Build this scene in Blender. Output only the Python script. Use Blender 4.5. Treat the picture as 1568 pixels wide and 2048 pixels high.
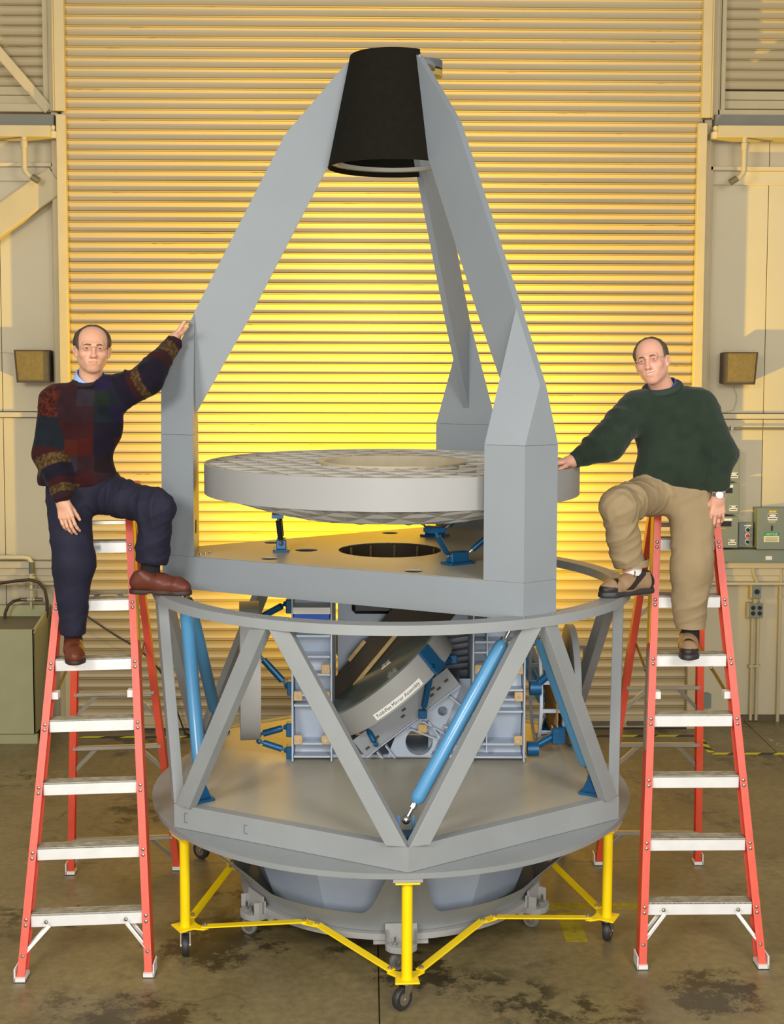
import bpy, bmesh, math, random
import numpy as np
from mathutils import Vector, Matrix
for o in list(bpy.data.objects): bpy.data.objects.remove(o)
sc = bpy.context.scene
COL = sc.collection
random.seed(4); RNG = np.random.default_rng(4)
PI = math.pi

# ------------------------------------------------------------------ camera
YAW, PITCH, ROLL, CAMZ = .018, .0756, .003, 2.8665
d = Vector((math.sin(YAW)*math.cos(PITCH), math.cos(YAW)*math.cos(PITCH), -math.sin(PITCH)))
r = d.cross(Vector((0, 0, 1))).normalized(); u = r.cross(d)
r2 = r*math.cos(ROLL)+u*math.sin(ROLL); u2 = u*math.cos(ROLL)-r*math.sin(ROLL)
cam = bpy.data.cameras.new('camera'); camo = bpy.data.objects.new('camera', cam); COL.objects.link(camo)
m = Matrix((r2, u2, -d)).transposed().to_4x4(); m.translation = (0, 0, CAMZ); camo.matrix_world = m
cam.sensor_fit = 'HORIZONTAL'; cam.sensor_width = 36; cam.lens = 2629/1568*36
cam.shift_y = (918-1024)/1568; cam.clip_end = 60
sc.camera = camo

# ------------------------------------------------------------------ world, lights, exposure
wd = bpy.data.worlds.new('hall_ambient'); sc.world = wd; wd.use_nodes = True
wd.node_tree.nodes['Background'].inputs[0].default_value = (1, .955, .875, 1)
wd.node_tree.nodes['Background'].inputs[1].default_value = .46
def area(name, loc, target, size, power, col):
    L = bpy.data.lights.new(name, 'AREA'); L.shape = 'RECTANGLE'; L.size, L.size_y = size; L.energy = power; L.color = col
    o = bpy.data.objects.new(name, L); COL.objects.link(o); o.location = loc
    o.rotation_euler = (Vector(target)-Vector(loc)).to_track_quat('-Z', 'Y').to_euler(); return o
def spot(name, loc, target, power, col, angle, blend=1., rad=.1):
    L = bpy.data.lights.new(name, 'SPOT'); L.energy = power; L.color = col; L.spot_size = math.radians(angle); L.spot_blend = blend; L.shadow_soft_size = rad
    o = bpy.data.objects.new(name, L); COL.objects.link(o); o.location = loc
    o.rotation_euler = (Vector(target)-Vector(loc)).to_track_quat('-Z', 'Y').to_euler(); return o
area('softbox_left', (-3.2, 0.2, 4.6), (-.3, 7, 1.8), (2.0, 1.6), 270, (1, .97, .93))
area('softbox_right', (3.0, .2, 4.4), (.5, 7, 1.8), (2.0, 1.6), 215, (1, .97, .93))
area('added_front_fill', (.2, -1.2, 2.3), (.1, 9, 1.4), (2.6, 1.8), 230, (1, .96, .90))  # fill added low in front to brighten the lower wall and bowl
spot('yellow_gel_lamp', (.2, 8.5, 1.36), (.2, 10.1, 2.8), 1100, (1, .64, .002), 165, 1., .05)
sc.view_settings.view_transform = 'Standard'; sc.view_settings.look = 'None'
sc.view_settings.gamma = 1; sc.view_settings.use_curve_mapping = False; sc.view_settings.exposure = 0.0

# ------------------------------------------------------------------ helpers
def lin(c): return tuple(((x/255)/12.92 if x/255 <= .04045 else ((x/255+.055)/1.055)**2.4) for x in c)
MATS = {}
def mat(name, rgb, rough=.55, metal=0., var=.06, scale=6., bump=0., bscale=60., rvar=0., coord='Object', stretch=(1, 1, 1), spec=.5, coat=0.):
    """painted / raw surface: base colour with soft procedural variation and fine relief"""
    if name in MATS: return MATS[name]
    M = bpy.data.materials.new(name); M.use_nodes = True; nt = M.node_tree; N = nt.nodes; Lk = nt.links
    b = N['Principled BSDF']; c = lin(rgb)
    b.inputs['Roughness'].default_value = rough; b.inputs['Metallic'].default_value = metal
    b.inputs['Specular IOR Level'].default_value = spec; b.inputs['Coat Weight'].default_value = coat
    tc = N.new('ShaderNodeTexCoord'); mp = N.new('ShaderNodeMapping'); mp.inputs['Scale'].default_value = stretch
    Lk.new(tc.outputs[coord], mp.inputs[0])
    n = N.new('ShaderNodeTexNoise'); n.inputs['Scale'].default_value = scale; n.inputs['Detail'].default_value = 5; Lk.new(mp.outputs[0], n.inputs['Vector'])
    rp = N.new('ShaderNodeValToRGB'); rp.color_ramp.elements[0].position = .3; rp.color_ramp.elements[1].position = .72
    rp.color_ramp.elements[0].color = tuple(x*(1-var) for x in c)+(1,); rp.color_ramp.elements[1].color = tuple(min(1, x*(1+var)) for x in c)+(1,)
    Lk.new(n.outputs['Fac'], rp.inputs[0]); Lk.new(rp.outputs[0], b.inputs['Base Color'])
    if bump:
        n2 = N.new('ShaderNodeTexNoise'); n2.inputs['Scale'].default_value = bscale; n2.inputs['Detail'].default_value = 3; Lk.new(mp.outputs[0], n2.inputs['Vector'])
        bp = N.new('ShaderNodeBump'); bp.inputs['Strength'].default_value = bump; bp.inputs['Distance'].default_value = .01
        Lk.new(n2.outputs['Fac'], bp.inputs['Height']); Lk.new(bp.outputs[0], b.inputs['Normal'])
    MATS[name] = M; return M
class MB:
    def __init__(s): s.v = []; s.f = []; s.m = []; s.mi = 0
    def add(s, vs, fs):
        n = len(s.v); s.v += [tuple(x) for x in vs]; s.f += [tuple(i+n for i in f) for f in fs]; s.m += [s.mi]*len(fs); return s
    def box(s, c, size, R=None):
        hx, hy, hz = (x/2 for x in size); c = Vector(c)
        vs = [Vector((x, y, z)) for z in (-hz, hz) for y in (-hy, hy) for x in (-hx, hx)]
        vs = [(R @ v if R else v)+c for v in vs]
        return s.add(vs, [(0, 2, 3, 1), (4, 5, 7, 6), (0, 1, 5, 4), (2, 6, 7, 3), (0, 4, 6, 2), (1, 3, 7, 5)])
    def bb(s, x0, x1, y0, y1, z0, z1): return s.box(((x0+x1)/2, (y0+y1)/2, (z0+z1)/2), (abs(x1-x0), abs(y1-y0), abs(z1-z0)))
    def beam(s, p, q, w, h, up=(0, 0, 1)):
        """bar from p to q, w across, h along 'up'"""
        p, q = Vector(p), Vector(q); a = (q-p); L = a.length; a.normalize(); up = Vector(up); x = a.cross(up).normalized(); z = x.cross(a)
        return s.box((p+q)/2, (w, L, h), Matrix((x, a, z)).transposed())
    def tube(s, p, q, r0, r1=None, n=12, caps=True):
        r1 = r0 if r1 is None else r1; p, q = Vector(p), Vector(q); a = (q-p).normalized()
        x = a.orthogonal().normalized(); y = a.cross(x); vs = []
        for c, rr in ((p, r0), (q, r1)):
            for i in range(n): t = 2*PI*i/n; vs.append(c+(x*math.cos(t)+y*math.sin(t))*rr)
        fs = [(i, (i+1) % n, n+(i+1) % n, n+i) for i in range(n)]
        if caps: fs += [tuple(range(n-1, -1, -1)), tuple(range(n, 2*n))]
        return s.add(vs, fs)
    def path(s, pts, rr, n=10, closed=False):
        pts = [Vector(p) for p in pts]; k = len(pts); vs = []; px = None
        for i, p in enumerate(pts):
            a = (pts[(i+1) % k]-pts[i-1]) if closed else (pts[min(i+1, k-1)]-pts[max(i-1, 0)])
            a.normalize()
            px = (px-a*px.dot(a)).normalized() if px is not None else a.orthogonal().normalized()
            y = a.cross(px); rad = rr[i] if isinstance(rr, (list, tuple)) else rr
            for j in range(n): t = 2*PI*j/n; vs.append(p+(px*math.cos(t)+y*math.sin(t))*rad)
        fs = []
        for i in range(k if closed else k-1):
            i2 = (i+1) % k
            for j in range(n): fs.append((i*n+j, i*n+(j+1) % n, i2*n+(j+1) % n, i2*n+j))
        if not closed: fs += [tuple(range(n-1, -1, -1)), tuple(range((k-1)*n, k*n))]
        return s.add(vs, fs)
    def lathe(s, prof, n=48, c=(0, 0, 0), R=None, a0=0., a1=2*PI, close=True):
        """prof: (radius, z) ring; revolved about z"""
        full = abs(a1-a0-2*PI) < 1e-6; k = len(prof); vs = []; c = Vector(c); nn = n if full else n+1
        for i in range(nn):
            t = a0+(a1-a0)*i/n
            for rr, z in prof:
                v = Vector((rr*math.sin(t), -rr*math.cos(t), z)); vs.append((R @ v if R else v)+c)
        fs = []
        for i in range(n):
            i2 = (i+1) % nn
            for j in range(k if close else k-1):
                j2 = (j+1) % k; fs.append((i*k+j, i2*k+j, i2*k+j2, i*k+j2))
        if not full and close: fs += [tuple(range(k)), tuple(nn*k-k+j for j in range(k-1, -1, -1))]
        return s.add(vs, fs)
    def prism(s, poly, fn, d0, d1):
        """2-D polygon mapped by fn(a,b,depth) to 3-D, from d0 to d1"""
        k = len(poly); vs = [fn(a, b, d0) for a, b in poly]+[fn(a, b, d1) for a, b in poly]
        return s.add(vs, [tuple(range(k-1, -1, -1)), tuple(range(k, 2*k))]+[(i, (i+1) % k, k+(i+1) % k, k+i) for i in range(k)])
    def sphere(s, c, rr, n=10, sq=(1, 1, 1)):
        vs = []; c = Vector(c); h = n//2
        for i in range(h+1):
            a = PI*i/h
            for j in range(n): t = 2*PI*j/n; vs.append(c+Vector((rr*sq[0]*math.sin(a)*math.cos(t), rr*sq[1]*math.sin(a)*math.sin(t), rr*sq[2]*math.cos(a))))
        return s.add(vs, [(i*n+j, i*n+n+j, i*n+n+(j+1) % n, i*n+(j+1) % n) for i in range(h) for j in range(n)])
    def mesh(s, name, mats, smooth=False, angle=None):
        me = bpy.data.meshes.new(name); me.from_pydata(s.v, [], s.f)
        for q in (mats if isinstance(mats, (list, tuple)) else [mats]): me.materials.append(q)
        if any(s.m): me.polygons.foreach_set('material_index', s.m)
        bm = bmesh.new(); bm.from_mesh(me); bmesh.ops.recalc_face_normals(bm, faces=bm.faces); bm.to_mesh(me); bm.free()
        if smooth:
            me.polygons.foreach_set('use_smooth', [True]*len(me.polygons))
            me.set_sharp_from_angle(angle=math.radians(angle or 40))
        me.update(); return me
    def ob(s, name, mats, parent=None, smooth=False, bevel=0., **kw):
        return put(name, s.mesh(name, mats, smooth), parent, bevel, **kw)
def put(name, me, parent=None, bevel=0., loc=None, rot=None, label=None, cat=None, group=None, kind=None):
    o = bpy.data.objects.new(name, me); COL.objects.link(o)
    if parent: o.parent = parent
    if loc: o.location = loc
    if rot: o.rotation_euler = rot
    if bevel:
        b = o.modifiers.new('edge', 'BEVEL'); b.width = bevel; b.segments = 1; b.limit_method = 'ANGLE'; b.angle_limit = math.radians(40)
    tag(o, label, cat, group, kind); return o
def tag(o, label=None, cat=None, group=None, kind=None):
    for k, v in (('label', label), ('category', cat), ('group', group), ('kind', kind)):
        if v: o[k] = v
    return o
def empty(name, loc, rz=0., **kw):
    o = bpy.data.objects.new(name, None); COL.objects.link(o); o.location = loc; o.rotation_euler = (0, 0, rz); o.empty_display_size = .1
    return tag(o, **kw)
def dup(o, parent=None):
    c = o.copy(); COL.objects.link(c)
    if parent: c.parent = parent
    for ch in list(o.children): dup(ch, c)
    return c
def plate2d(name, outline, holes, z0, z1, mats):
    """flat plate with true holes"""
    cu = bpy.data.curves.new(name, 'CURVE'); cu.dimensions = '2D'; cu.fill_mode = 'BOTH'; cu.extrude = (z1-z0)/2
    for ring in [outline]+holes:
        sp = cu.splines.new('POLY'); sp.points.add(len(ring)-1); sp.use_cyclic_u = True
        for p, (x, y) in zip(sp.points, ring): p.co = (x, y, 0, 1)
    o = bpy.data.objects.new(name, cu); COL.objects.link(o); o.location = (0, 0, 0)
    dg = bpy.context.evaluated_depsgraph_get(); me = bpy.data.meshes.new_from_object(o.evaluated_get(dg)); me.name = name
    bpy.data.objects.remove(o); bpy.data.curves.remove(cu)
    me.transform(Matrix.Translation((0, 0, (z0+z1)/2))); me.materials.clear(); me.materials.append(mats); me.update(); return me
def circ(x, y, rr, n=32): return [(x+rr*math.cos(2*PI*i/n), y+rr*math.sin(2*PI*i/n)) for i in range(n)]
def text_mb(mb, txt, size, fn):
    """lettering as thin mesh, mapped by fn(x,y) -> 3-D (centred)"""
    cu = bpy.data.curves.new('t', 'FONT'); cu.body = txt; cu.size = size; cu.align_x = 'CENTER'; cu.align_y = 'CENTER'; cu.resolution_u = 2
    o = bpy.data.objects.new('t', cu); COL.objects.link(o); dg = bpy.context.evaluated_depsgraph_get()
    me = bpy.data.meshes.new_from_object(o.evaluated_get(dg))
    mb.add([fn(v.co.x, v.co.y) for v in me.vertices], [tuple(p.vertices) for p in me.polygons])
    bpy.data.objects.remove(o); bpy.data.curves.remove(cu); bpy.data.meshes.remove(me); return mb

# ------------------------------------------------------------------ materials
GREY = mat('grey_painted_plywood', (131, 138, 143), .5, var=.035, scale=3, bump=.06, bscale=120)
GREYD = mat('grey_paint_worn', (143, 147, 148), .5, var=.06, scale=4, bump=.06, bscale=100)
DECKG = mat('grey_deck_paint', (172, 167, 150), .38, var=.05, scale=3, bump=.04, bscale=50)
BENCHG = mat('blue_grey_paint', (174, 185, 200), .5, var=.05, scale=5)
RINGG = mat('pale_grey_mirror_blank', (155, 155, 153), .5, var=.025, scale=4)
RIBG = mat('rib_paint', (176, 173, 164), .55, var=.04, scale=6)
RIBT = mat('rib_raw_edge', (190, 178, 150), .6, var=.05, scale=20)
BLUE = mat('blue_enamel', (78, 142, 186), .34, var=.03, coat=.3)
TEAL = mat('teal_anodised', (8, 82, 126), .35, var=.06, metal=.2)
BLACK = mat('black_felt', (27, 25, 19), .9, var=.1, scale=30, bump=.1, bscale=200, spec=.08)
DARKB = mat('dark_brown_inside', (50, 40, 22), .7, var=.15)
STRIPW = mat('raw_wood', (176, 148, 92), .6, var=.12, scale=4, stretch=(1, 1, 12))
STEEL = mat('bright_steel', (190, 190, 188), .25, 1., var=.03)
ZINC = mat('zinc_plate', (176, 172, 160), .35, .9, var=.06)
YEL = mat('yellow_enamel', (250, 215, 0), .35, var=.03, coat=.2)
RUB = mat('dark_rubber', (44, 42, 42), .5, var=.1)
RUBG = mat('grey_rubber', (110, 106, 104), .6, var=.08)
BLK = mat('black_plastic', (22, 22, 22), .4)
RED = mat('orange_fibreglass', (216, 80, 56), .42, var=.08, scale=30, stretch=(1, 1, .3), bump=.05)
ALU = mat('worn_aluminium', (236, 236, 234), .38, .2, var=.05, scale=12)
TREAD = mat('dirty_tread', (150, 143, 122), .6, .3, var=.35, scale=40, stretch=(.5, 1, 1))
BRASS = mat('yellow_chromate', (150, 124, 50), .4, .6, var=.1)
WALLP = mat('cream_wall_panel', (202, 190, 158), .6, var=.035, scale=2, bump=.03)
TRIMP = mat('cream_trim', (192, 176, 136), .55, var=.05, scale=5)
SOCK = mat('black_sock', (20, 20, 22), .9)
WHITE = mat('white_label', (232, 232, 226), .5, var=.01)
INK = mat('black_ink', (26, 26, 26), .5, var=0.)
GBOX = mat('grey_enclosure', (126, 134, 122), .45, var=.04)
SINK = mat('sage_cabinet', (168, 166, 126), .5, var=.04)
DUSTY = mat('dull_stained_top', (122, 110, 84), .6, var=.15)
# ------------------------------------------------------------------ setting: floor
def floor_mat():
    M = bpy.data.materials.new('stained_concrete'); M.use_nodes = True; nt = M.node_tree; N = nt.nodes; K = nt.links; b = N['Principled BSDF']
    tc = N.new('ShaderNodeTexCoord')
    def noise(s, det, rough=.6, src=None):
        n = N.new('ShaderNodeTexNoise'); n.inputs['Scale'].default_value = s; n.inputs['Detail'].default_value = det; n.inputs['Roughness'].default_value = rough
        K.new(src or tc.outputs['Object'], n.inputs['Vector']); return n
    def ramp(src, p0, p1, c0, c1):
        q = N.new('ShaderNodeValToRGB'); e = q.color_ramp.elements; e[0].position = p0; e[1].position = p1; e[0].color = c0; e[1].color = c1; K.new(src, q.inputs[0]); return q
    def mix(a, bb, f, mode='MIX'):
        q = N.new('ShaderNodeMix'); q.data_type = 'RGBA'; q.blend_type = mode
        K.new(a, q.inputs[6]); K.new(bb, q.inputs[7])
        if isinstance(f, float): q.inputs[0].default_value = f
        else: K.new(f, q.inputs[0])
        return q.outputs[2]
    c1, c2 = lin((112, 99, 66))+(1,), lin((138, 124, 86))+(1,)
    base = ramp(noise(1.3, 6).outputs['Fac'], .3, .7, c1, c2).outputs[0]
    fine = ramp(noise(22, 5).outputs['Fac'], .35, .7, (.72, .72, .72, 1), (1.1, 1.1, 1.1, 1)).outputs[0]
    base = mix(base, fine, .8, 'MULTIPLY')
    # oil stains: broken patches
    big = ramp(noise(1.0, 3).outputs['Fac'], .50, .62, (0, 0, 0, 1), (1, 1, 1, 1)).outputs[0]
    br = ramp(noise(7, 8, .75).outputs['Fac'], .47, .56, (0, 0, 0, 1), (1, 1, 1, 1)).outputs[0]
    acc = None
    for (sx, sy, sr) in ((-1.05, 5.35, .75), (-.75, 6.3, .6), (.25, 5.95, .38), (1.55, 5.75, .45), (-.35, 5.2, .3), (-1.5, 6.6, .3)):
        vd = N.new('ShaderNodeVectorMath'); vd.operation = 'DISTANCE'; K.new(tc.outputs['Object'], vd.inputs[0]); vd.inputs[1].default_value = (sx, sy, 0)
        mr = N.new('ShaderNodeMapRange'); mr.inputs['From Min'].default_value = sr; mr.inputs['From Max'].default_value = sr*.2; K.new(vd.outputs['Value'], mr.inputs[0])
        if acc is None: acc = mr.outputs[0]
        else:
            mxn = N.new('ShaderNodeMath'); mxn.operation = 'MAXIMUM'; K.new(acc, mxn.inputs[0]); K.new(mr.outputs[0], mxn.inputs[1]); acc = mxn.outputs[0]
    ad1 = N.new('ShaderNodeMath'); ad1.operation = 'MULTIPLY_ADD'; ad1.inputs[1].default_value = .34; K.new(acc, ad1.inputs[0]); K.new(noise(6.5, 9, .78).outputs['Fac'], ad1.inputs[2])
    local = ramp(ad1.outputs[0], .70, .80, (0, 0, 0, 1), (1, 1, 1, 1)).outputs[0]
    st = mix(mix(big, br, 1., 'MULTIPLY'), local, 1., 'LIGHTEN')
    dark = N.new('ShaderNodeRGB'); dark.outputs[0].default_value = lin((62, 54, 34))+(1,)
    base = mix(base, dark.outputs[0], mix(st, st, .5, 'MULTIPLY'))
    # hairline cracks
    vo = N.new('ShaderNodeTexVoronoi'); vo.feature = 'DISTANCE_TO_EDGE'; vo.inputs['Scale'].default_value = .8
    wob = N.new('ShaderNodeMix'); wob.data_type = 'RGBA'; wob.blend_type = 'ADD'; wob.inputs[0].default_value = .25
    K.new(tc.outputs['Object'], wob.inputs[6]); K.new(noise(3, 4).outputs['Color'], wob.inputs[7]); K.new(wob.outputs[2], vo.inputs['Vector'])
    cr = ramp(vo.outputs['Distance'], .0, .006, (1, 1, 1, 1), (0, 0, 0, 1)).outputs[0]
    crm = mix(cr, ramp(noise(.7, 2).outputs['Fac'], .5, .6, (0, 0, 0, 1), (.7, .7, .7, 1)).outputs[0], 1., 'MULTIPLY')
    base = mix(base, dark.outputs[0], crm)
    K.new(base, b.inputs['Base Color'])
    rr = ramp(noise(5, 5).outputs['Fac'], .3, .7, (.32,)*3+(1,), (.5,)*3+(1,)); K.new(rr.outputs[0], b.inputs['Roughness'])
    bp = N.new('ShaderNodeBump'); bp.inputs['Strength'].default_value = .12; bp.inputs['Distance'].default_value = .004; K.new(noise(60, 4).outputs['Fac'], bp.inputs['Height']); K.new(bp.outputs[0], b.inputs['Normal'])
    return M
FLOOR = floor_mat()
fl = put('floor', MB().bb(-6, 6, -3, 11, -.2, -.012).mesh('floor_bed', mat('joint_dirt', (44, 38, 26), .8)), kind='structure')
xs = [-6, -2.9, .052, 3.0, 6]; ysl = [-3, 1.2, 4.2, 7.32, 9.0, 11]
for i in range(4):
    for j in range(5):
        MB().bb(xs[i]+.0025, xs[i+1]-.0025, ysl[j]+.0025, ysl[j+1]-.0025, -.19, 0).ob('slab', FLOOR, fl, bevel=.003)
# hazard tape and painted marks on the floor
HY, HK = mat('tape_yellow', (206, 200, 40), .5, var=.08), mat('tape_black', (52, 50, 38), .5)
def tape(p, q, n, w=.05):
    mb = MB(); p, q = Vector(p), Vector(q); a = (q-p); L = a.length; a /= L; s = Vector((-a.y, a.x, 0))
    for i in range(n):
        t0, t1 = i*L/n, (i+1)*L/n; mb.mi = i % 2
        sh = w*.9; f = lambda t, o: p+a*max(0, min(L, t))+s*o
        mb.add([f(t0, -w/2)+Vector((0, 0, .0015)), f(t1, -w/2)+Vector((0, 0, .0015)), f(t1+sh, w/2)+Vector((0, 0, .0015)), f(t0+sh, w/2)+Vector((0, 0, .0015))], [(0, 1, 2, 3)])
    return mb
for nm, p, q, n in (('hazard_tape', (-2.2, 9.83, 0), (2.5, 9.83, 0), 30), ('hazard_tape', (2.52, 9.80, 0), (2.515, 9.40, 0), 5), ('hazard_tape', (2.50, 9.372, 0), (3.4, 9.36, 0), 8)):
    tape(p, q, n).ob(nm, [HY, HK], fl)
YP = mat('worn_yellow_paint', (150, 136, 30), .5, var=.25, scale=30)
MB().bb(.95, 1.75, 6.66, 6.74, 0, .001).ob('painted_stripe', YP, fl)
MB().bb(.98, 1.09, 6.28, 6.62, 0, .001).ob('painted_stripe', YP, fl)
mb = MB(); fz = lambda cx, cy: (lambda x, y: Vector((cx+x, cy+y*1.6, .0015)))
text_mb(mb, 'R', .07, fz(3.055, 9.70)); text_mb(mb, 'C', .07, fz(3.075, 9.59)); mb.ob('painted_letters', mat('worn_white_paint', (190, 186, 160), .6), fl)

# ------------------------------------------------------------------ setting: back wall and ribbed panels
def slat_mat(name, rgb, rust):
    M = mat(name, rgb, .42, var=.03, scale=2, stretch=(.3, 1, 4)); nt = M.node_tree; N = nt.nodes; K = nt.links; b = N['Principled BSDF']
    tc = N.new('ShaderNodeTexCoord'); oi = N.new('ShaderNodeObjectInfo')
    mp = N.new('ShaderNodeMapping'); mp.inputs['Scale'].default_value = (1.6, 8, 30); K.new(tc.outputs['Object'], mp.inputs[0])
    cmb = N.new('ShaderNodeCombineXYZ'); mm = N.new('ShaderNodeMath'); mm.operation = 'MULTIPLY'; mm.inputs[1].default_value = 90; K.new(oi.outputs['Random'], mm.inputs[0]); K.new(mm.outputs[0], cmb.inputs[0]); K.new(cmb.outputs[0], mp.inputs['Location'])
    n = N.new('ShaderNodeTexNoise'); n.inputs['Scale'].default_value = 1.5; n.inputs['Detail'].default_value = 6; n.inputs['Roughness'].default_value = .7; K.new(mp.outputs[0], n.inputs['Vector'])
    rp = N.new('ShaderNodeValToRGB'); rp.color_ramp.elements[0].position = .60; rp.color_ramp.elements[1].position = .66; K.new(n.outputs['Fac'], rp.inputs[0])
    sx = N.new('ShaderNodeSeparateXYZ'); K.new(tc.outputs['Object'], sx.inputs[0])
    rp2 = N.new('ShaderNodeValToRGB'); e = rp2.color_ramp.elements; e[0].position = .0; e[0].color = (0, 0, 0, 1); e[1].position = 1; e[1].color = (0, 0, 0, 1)
    mr = N.new('ShaderNodeMapRange'); mr.inputs['From Min'].default_value = -.024; mr.inputs['From Max'].default_value = -.008; K.new(sx.outputs[2], mr.inputs[0]); K.new(mr.outputs[0], rp2.inputs[0])
    q = rp2.color_ramp.elements.new(.55); q.color = (1, 1, 1, 1)
    mul = N.new('ShaderNodeMath'); mul.operation = 'MULTIPLY'; K.new(rp.outputs[0], mul.inputs[0]); K.new(rp2.outputs[0], mul.inputs[1])
    mx = N.new('ShaderNodeMix'); mx.data_type = 'RGBA'; src = b.inputs['Base Color'].links[0].from_socket; K.new(src, mx.inputs[6]); mx.inputs[7].default_value = lin((104, 66, 20))+(1,); K.new(mul.outputs[0], mx.inputs[0]); K.new(mx.outputs[2], b.inputs['Base Color'])
    return M
SLAT = slat_mat('cream_door_slat', (184, 166, 126), True)
# profile of one slat (depth y towards the room is negative, z down from its bead); .0762 pitch
PR = [(.010, .0), (.006, -.0012), (-.012, -.0030), (-.014, -.0052), (-.012, -.0074), (.004, -.0092), (.006, -.0118), (.000, -.0138), (.0060, -.0240), (.0095, -.0380), (.0090, -.0520), (.0050, -.0650), (.0010, -.0715), (.006, -.0745), (.010, -.0762)]
def slat_mesh(name, x0, x1):
    mb = MB(); k = len(PR); vs = [(x, y, z) for x in (x0, x1) for y, z in PR]
    mb.add(vs, [(i, i+1, k+i+1, k+i) for i in range(k-1)]); me = mb.mesh(name, SLAT, True, 25); return me
door = put('door_1', MB().bb(-2.30, 2.52, 10.092, 10.12, 0, 6.0).mesh('door_backing', mat('dark_gap', (70, 58, 26), .8)), kind='structure')
sm = slat_mesh('slat', -2.31, 2.53); z = 5.503+.0762*4; k = 0
while z > .10:
    o = put('slat', sm, door, loc=(0, 10.08+random.uniform(-.0008, .0008), z)); z -= .0762
mb = MB(); mb.bb(-2.29, 2.51, 10.05, 10.09, .03, .095); mb.bb(-2.29, 2.51, 10.03, 10.09, .0, .03); mb.ob('bottom_bar', TRIMP, door, bevel=.004)
MB().bb(-2.29, 2.51, 10.02, 10.05, .0, .012).ob('rubber_seal', RUB, door)
DW = mat('worn_metal_debris', (110, 100, 80), .6, .3, var=.3)
for x0, x1 in ((1.62, 1.95), (2.02, 2.35)): MB().bb(x0, x1, 10.0, 10.03, .035, .06).ob('bar_stiffener', DW, door)
# backing wall with two sides of panels
wl = put('wall_back', MB().bb(-6, -2.30, 10.36, 10.5, 0, 6).bb(2.52, 6, 10.36, 10.5, 0, 6).bb(-2.4, 2.6, 10.5, 10.6, 0, 6).mesh('wall_backing', mat('dark_seam', (92, 84, 66), .8)), kind='structure')
for x0, x1 in ((-6, -4.4), (-4.395, -2.845), (-2.84, -2.3), (2.5, 3.1), (3.105, 4.3), (4.305, 6)):
    for z0, z1 in ((.03, 1.10), (1.29, 2.405), (2.455, 4.32), (4.36, 4.74)):
        MB().bb(x0, x1, 10.27, 10.36, z0, z1).ob('panel', WALLP, wl, bevel=.003)
for x0, x1 in ((-6, -2.3), (2.5, 6)):
    mb = MB(); mb.bb(x0, x1, 10.20, 10.36, 1.235, 1.285); mb.bb(x0, x1, 10.23, 10.36, 1.17, 1.235); mb.bb(x0, x1, 10.18, 10.36, 1.105, 1.125); mb.bb(x0, x1, 10.24, 10.36, 1.125, 1.17)
    mb.ob('girt', WALLP, wl, bevel=.003)
    mb = MB(); mb.bb(x0, x1, 10.20, 10.36, 4.325, 4.355); mb.bb(x0, x1, 10.245, 10.36, 4.22, 4.325); mb.ob('girt', WALLP, wl, bevel=.003)
    mb = MB(); mb.bb(x0, x1, 10.23, 10.36, 2.41, 2.45); mb.ob('girt', WALLP, wl, bevel=.003)
for n, (x0, x1) in enumerate(((-6, -2.35), (2.56, 6))):
    MB().bb(x0, x1, 10.245, 10.29, 0, .045).ob('baseboard_%s' % ('left', 'right')[n], mat('grimy_base', (96, 84, 58), .7, var=.2), kind='structure')
# upper ribbed panels either side of the door
ul = put('wall_upper_left', MB().bb(-4.5, -2.40, 10.30, 10.36, 4.7, 6).mesh('ribbed_backing', MATS['dark_gap']), kind='structure')
ur = put('wall_upper_right', MB().bb(2.66, 4.8, 10.30, 10.36, 4.7, 6).mesh('ribbed_backing', MATS['dark_gap']), kind='structure')
sl, sr = slat_mesh('slat_left', -4.5, -2.46), slat_mesh('slat_right', 2.715, 4.8)
z = 5.93
while z > 4.95:
    put('slat', sl, ul, loc=(0, 10.27, z)); put('slat', sr, ur, loc=(0, 10.27, z+.012)); z -= .0762
for p, x0, x1 in ((ul, -4.5, -2.46), (ur, 2.715, 4.8)):
    MB().bb(x0, x1, 10.262, 10.3, 4.87, 4.935).ob('bottom_rail', TRIMP, p, bevel=.003); MB().bb(x0, x1, 10.255, 10.3, 4.80, 4.865).ob('bottom_rail', TRIMP, p, bevel=.003)
mb = MB(); mb.bb(-2.465, -2.425, 10.17, 10.3, 4.73, 6); mb.bb(-2.42, -2.40, 10.15, 10.3, 4.73, 6); mb.bb(-4.5, -2.40, 10.15, 10.3, 4.725, 4.785); mb.ob('panel_frame', TRIMP, ul, bevel=.003)
mb = MB(); mb.bb(2.685, 2.72, 10.17, 10.3, 4.73, 6); mb.bb(2.655, 2.675, 10.15, 10.3, 4.73, 6); mb.bb(2.655, 4.8, 10.15, 10.3, 4.72, 4.775); mb.ob('panel_frame', TRIMP, ur, bevel=.003)
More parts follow.
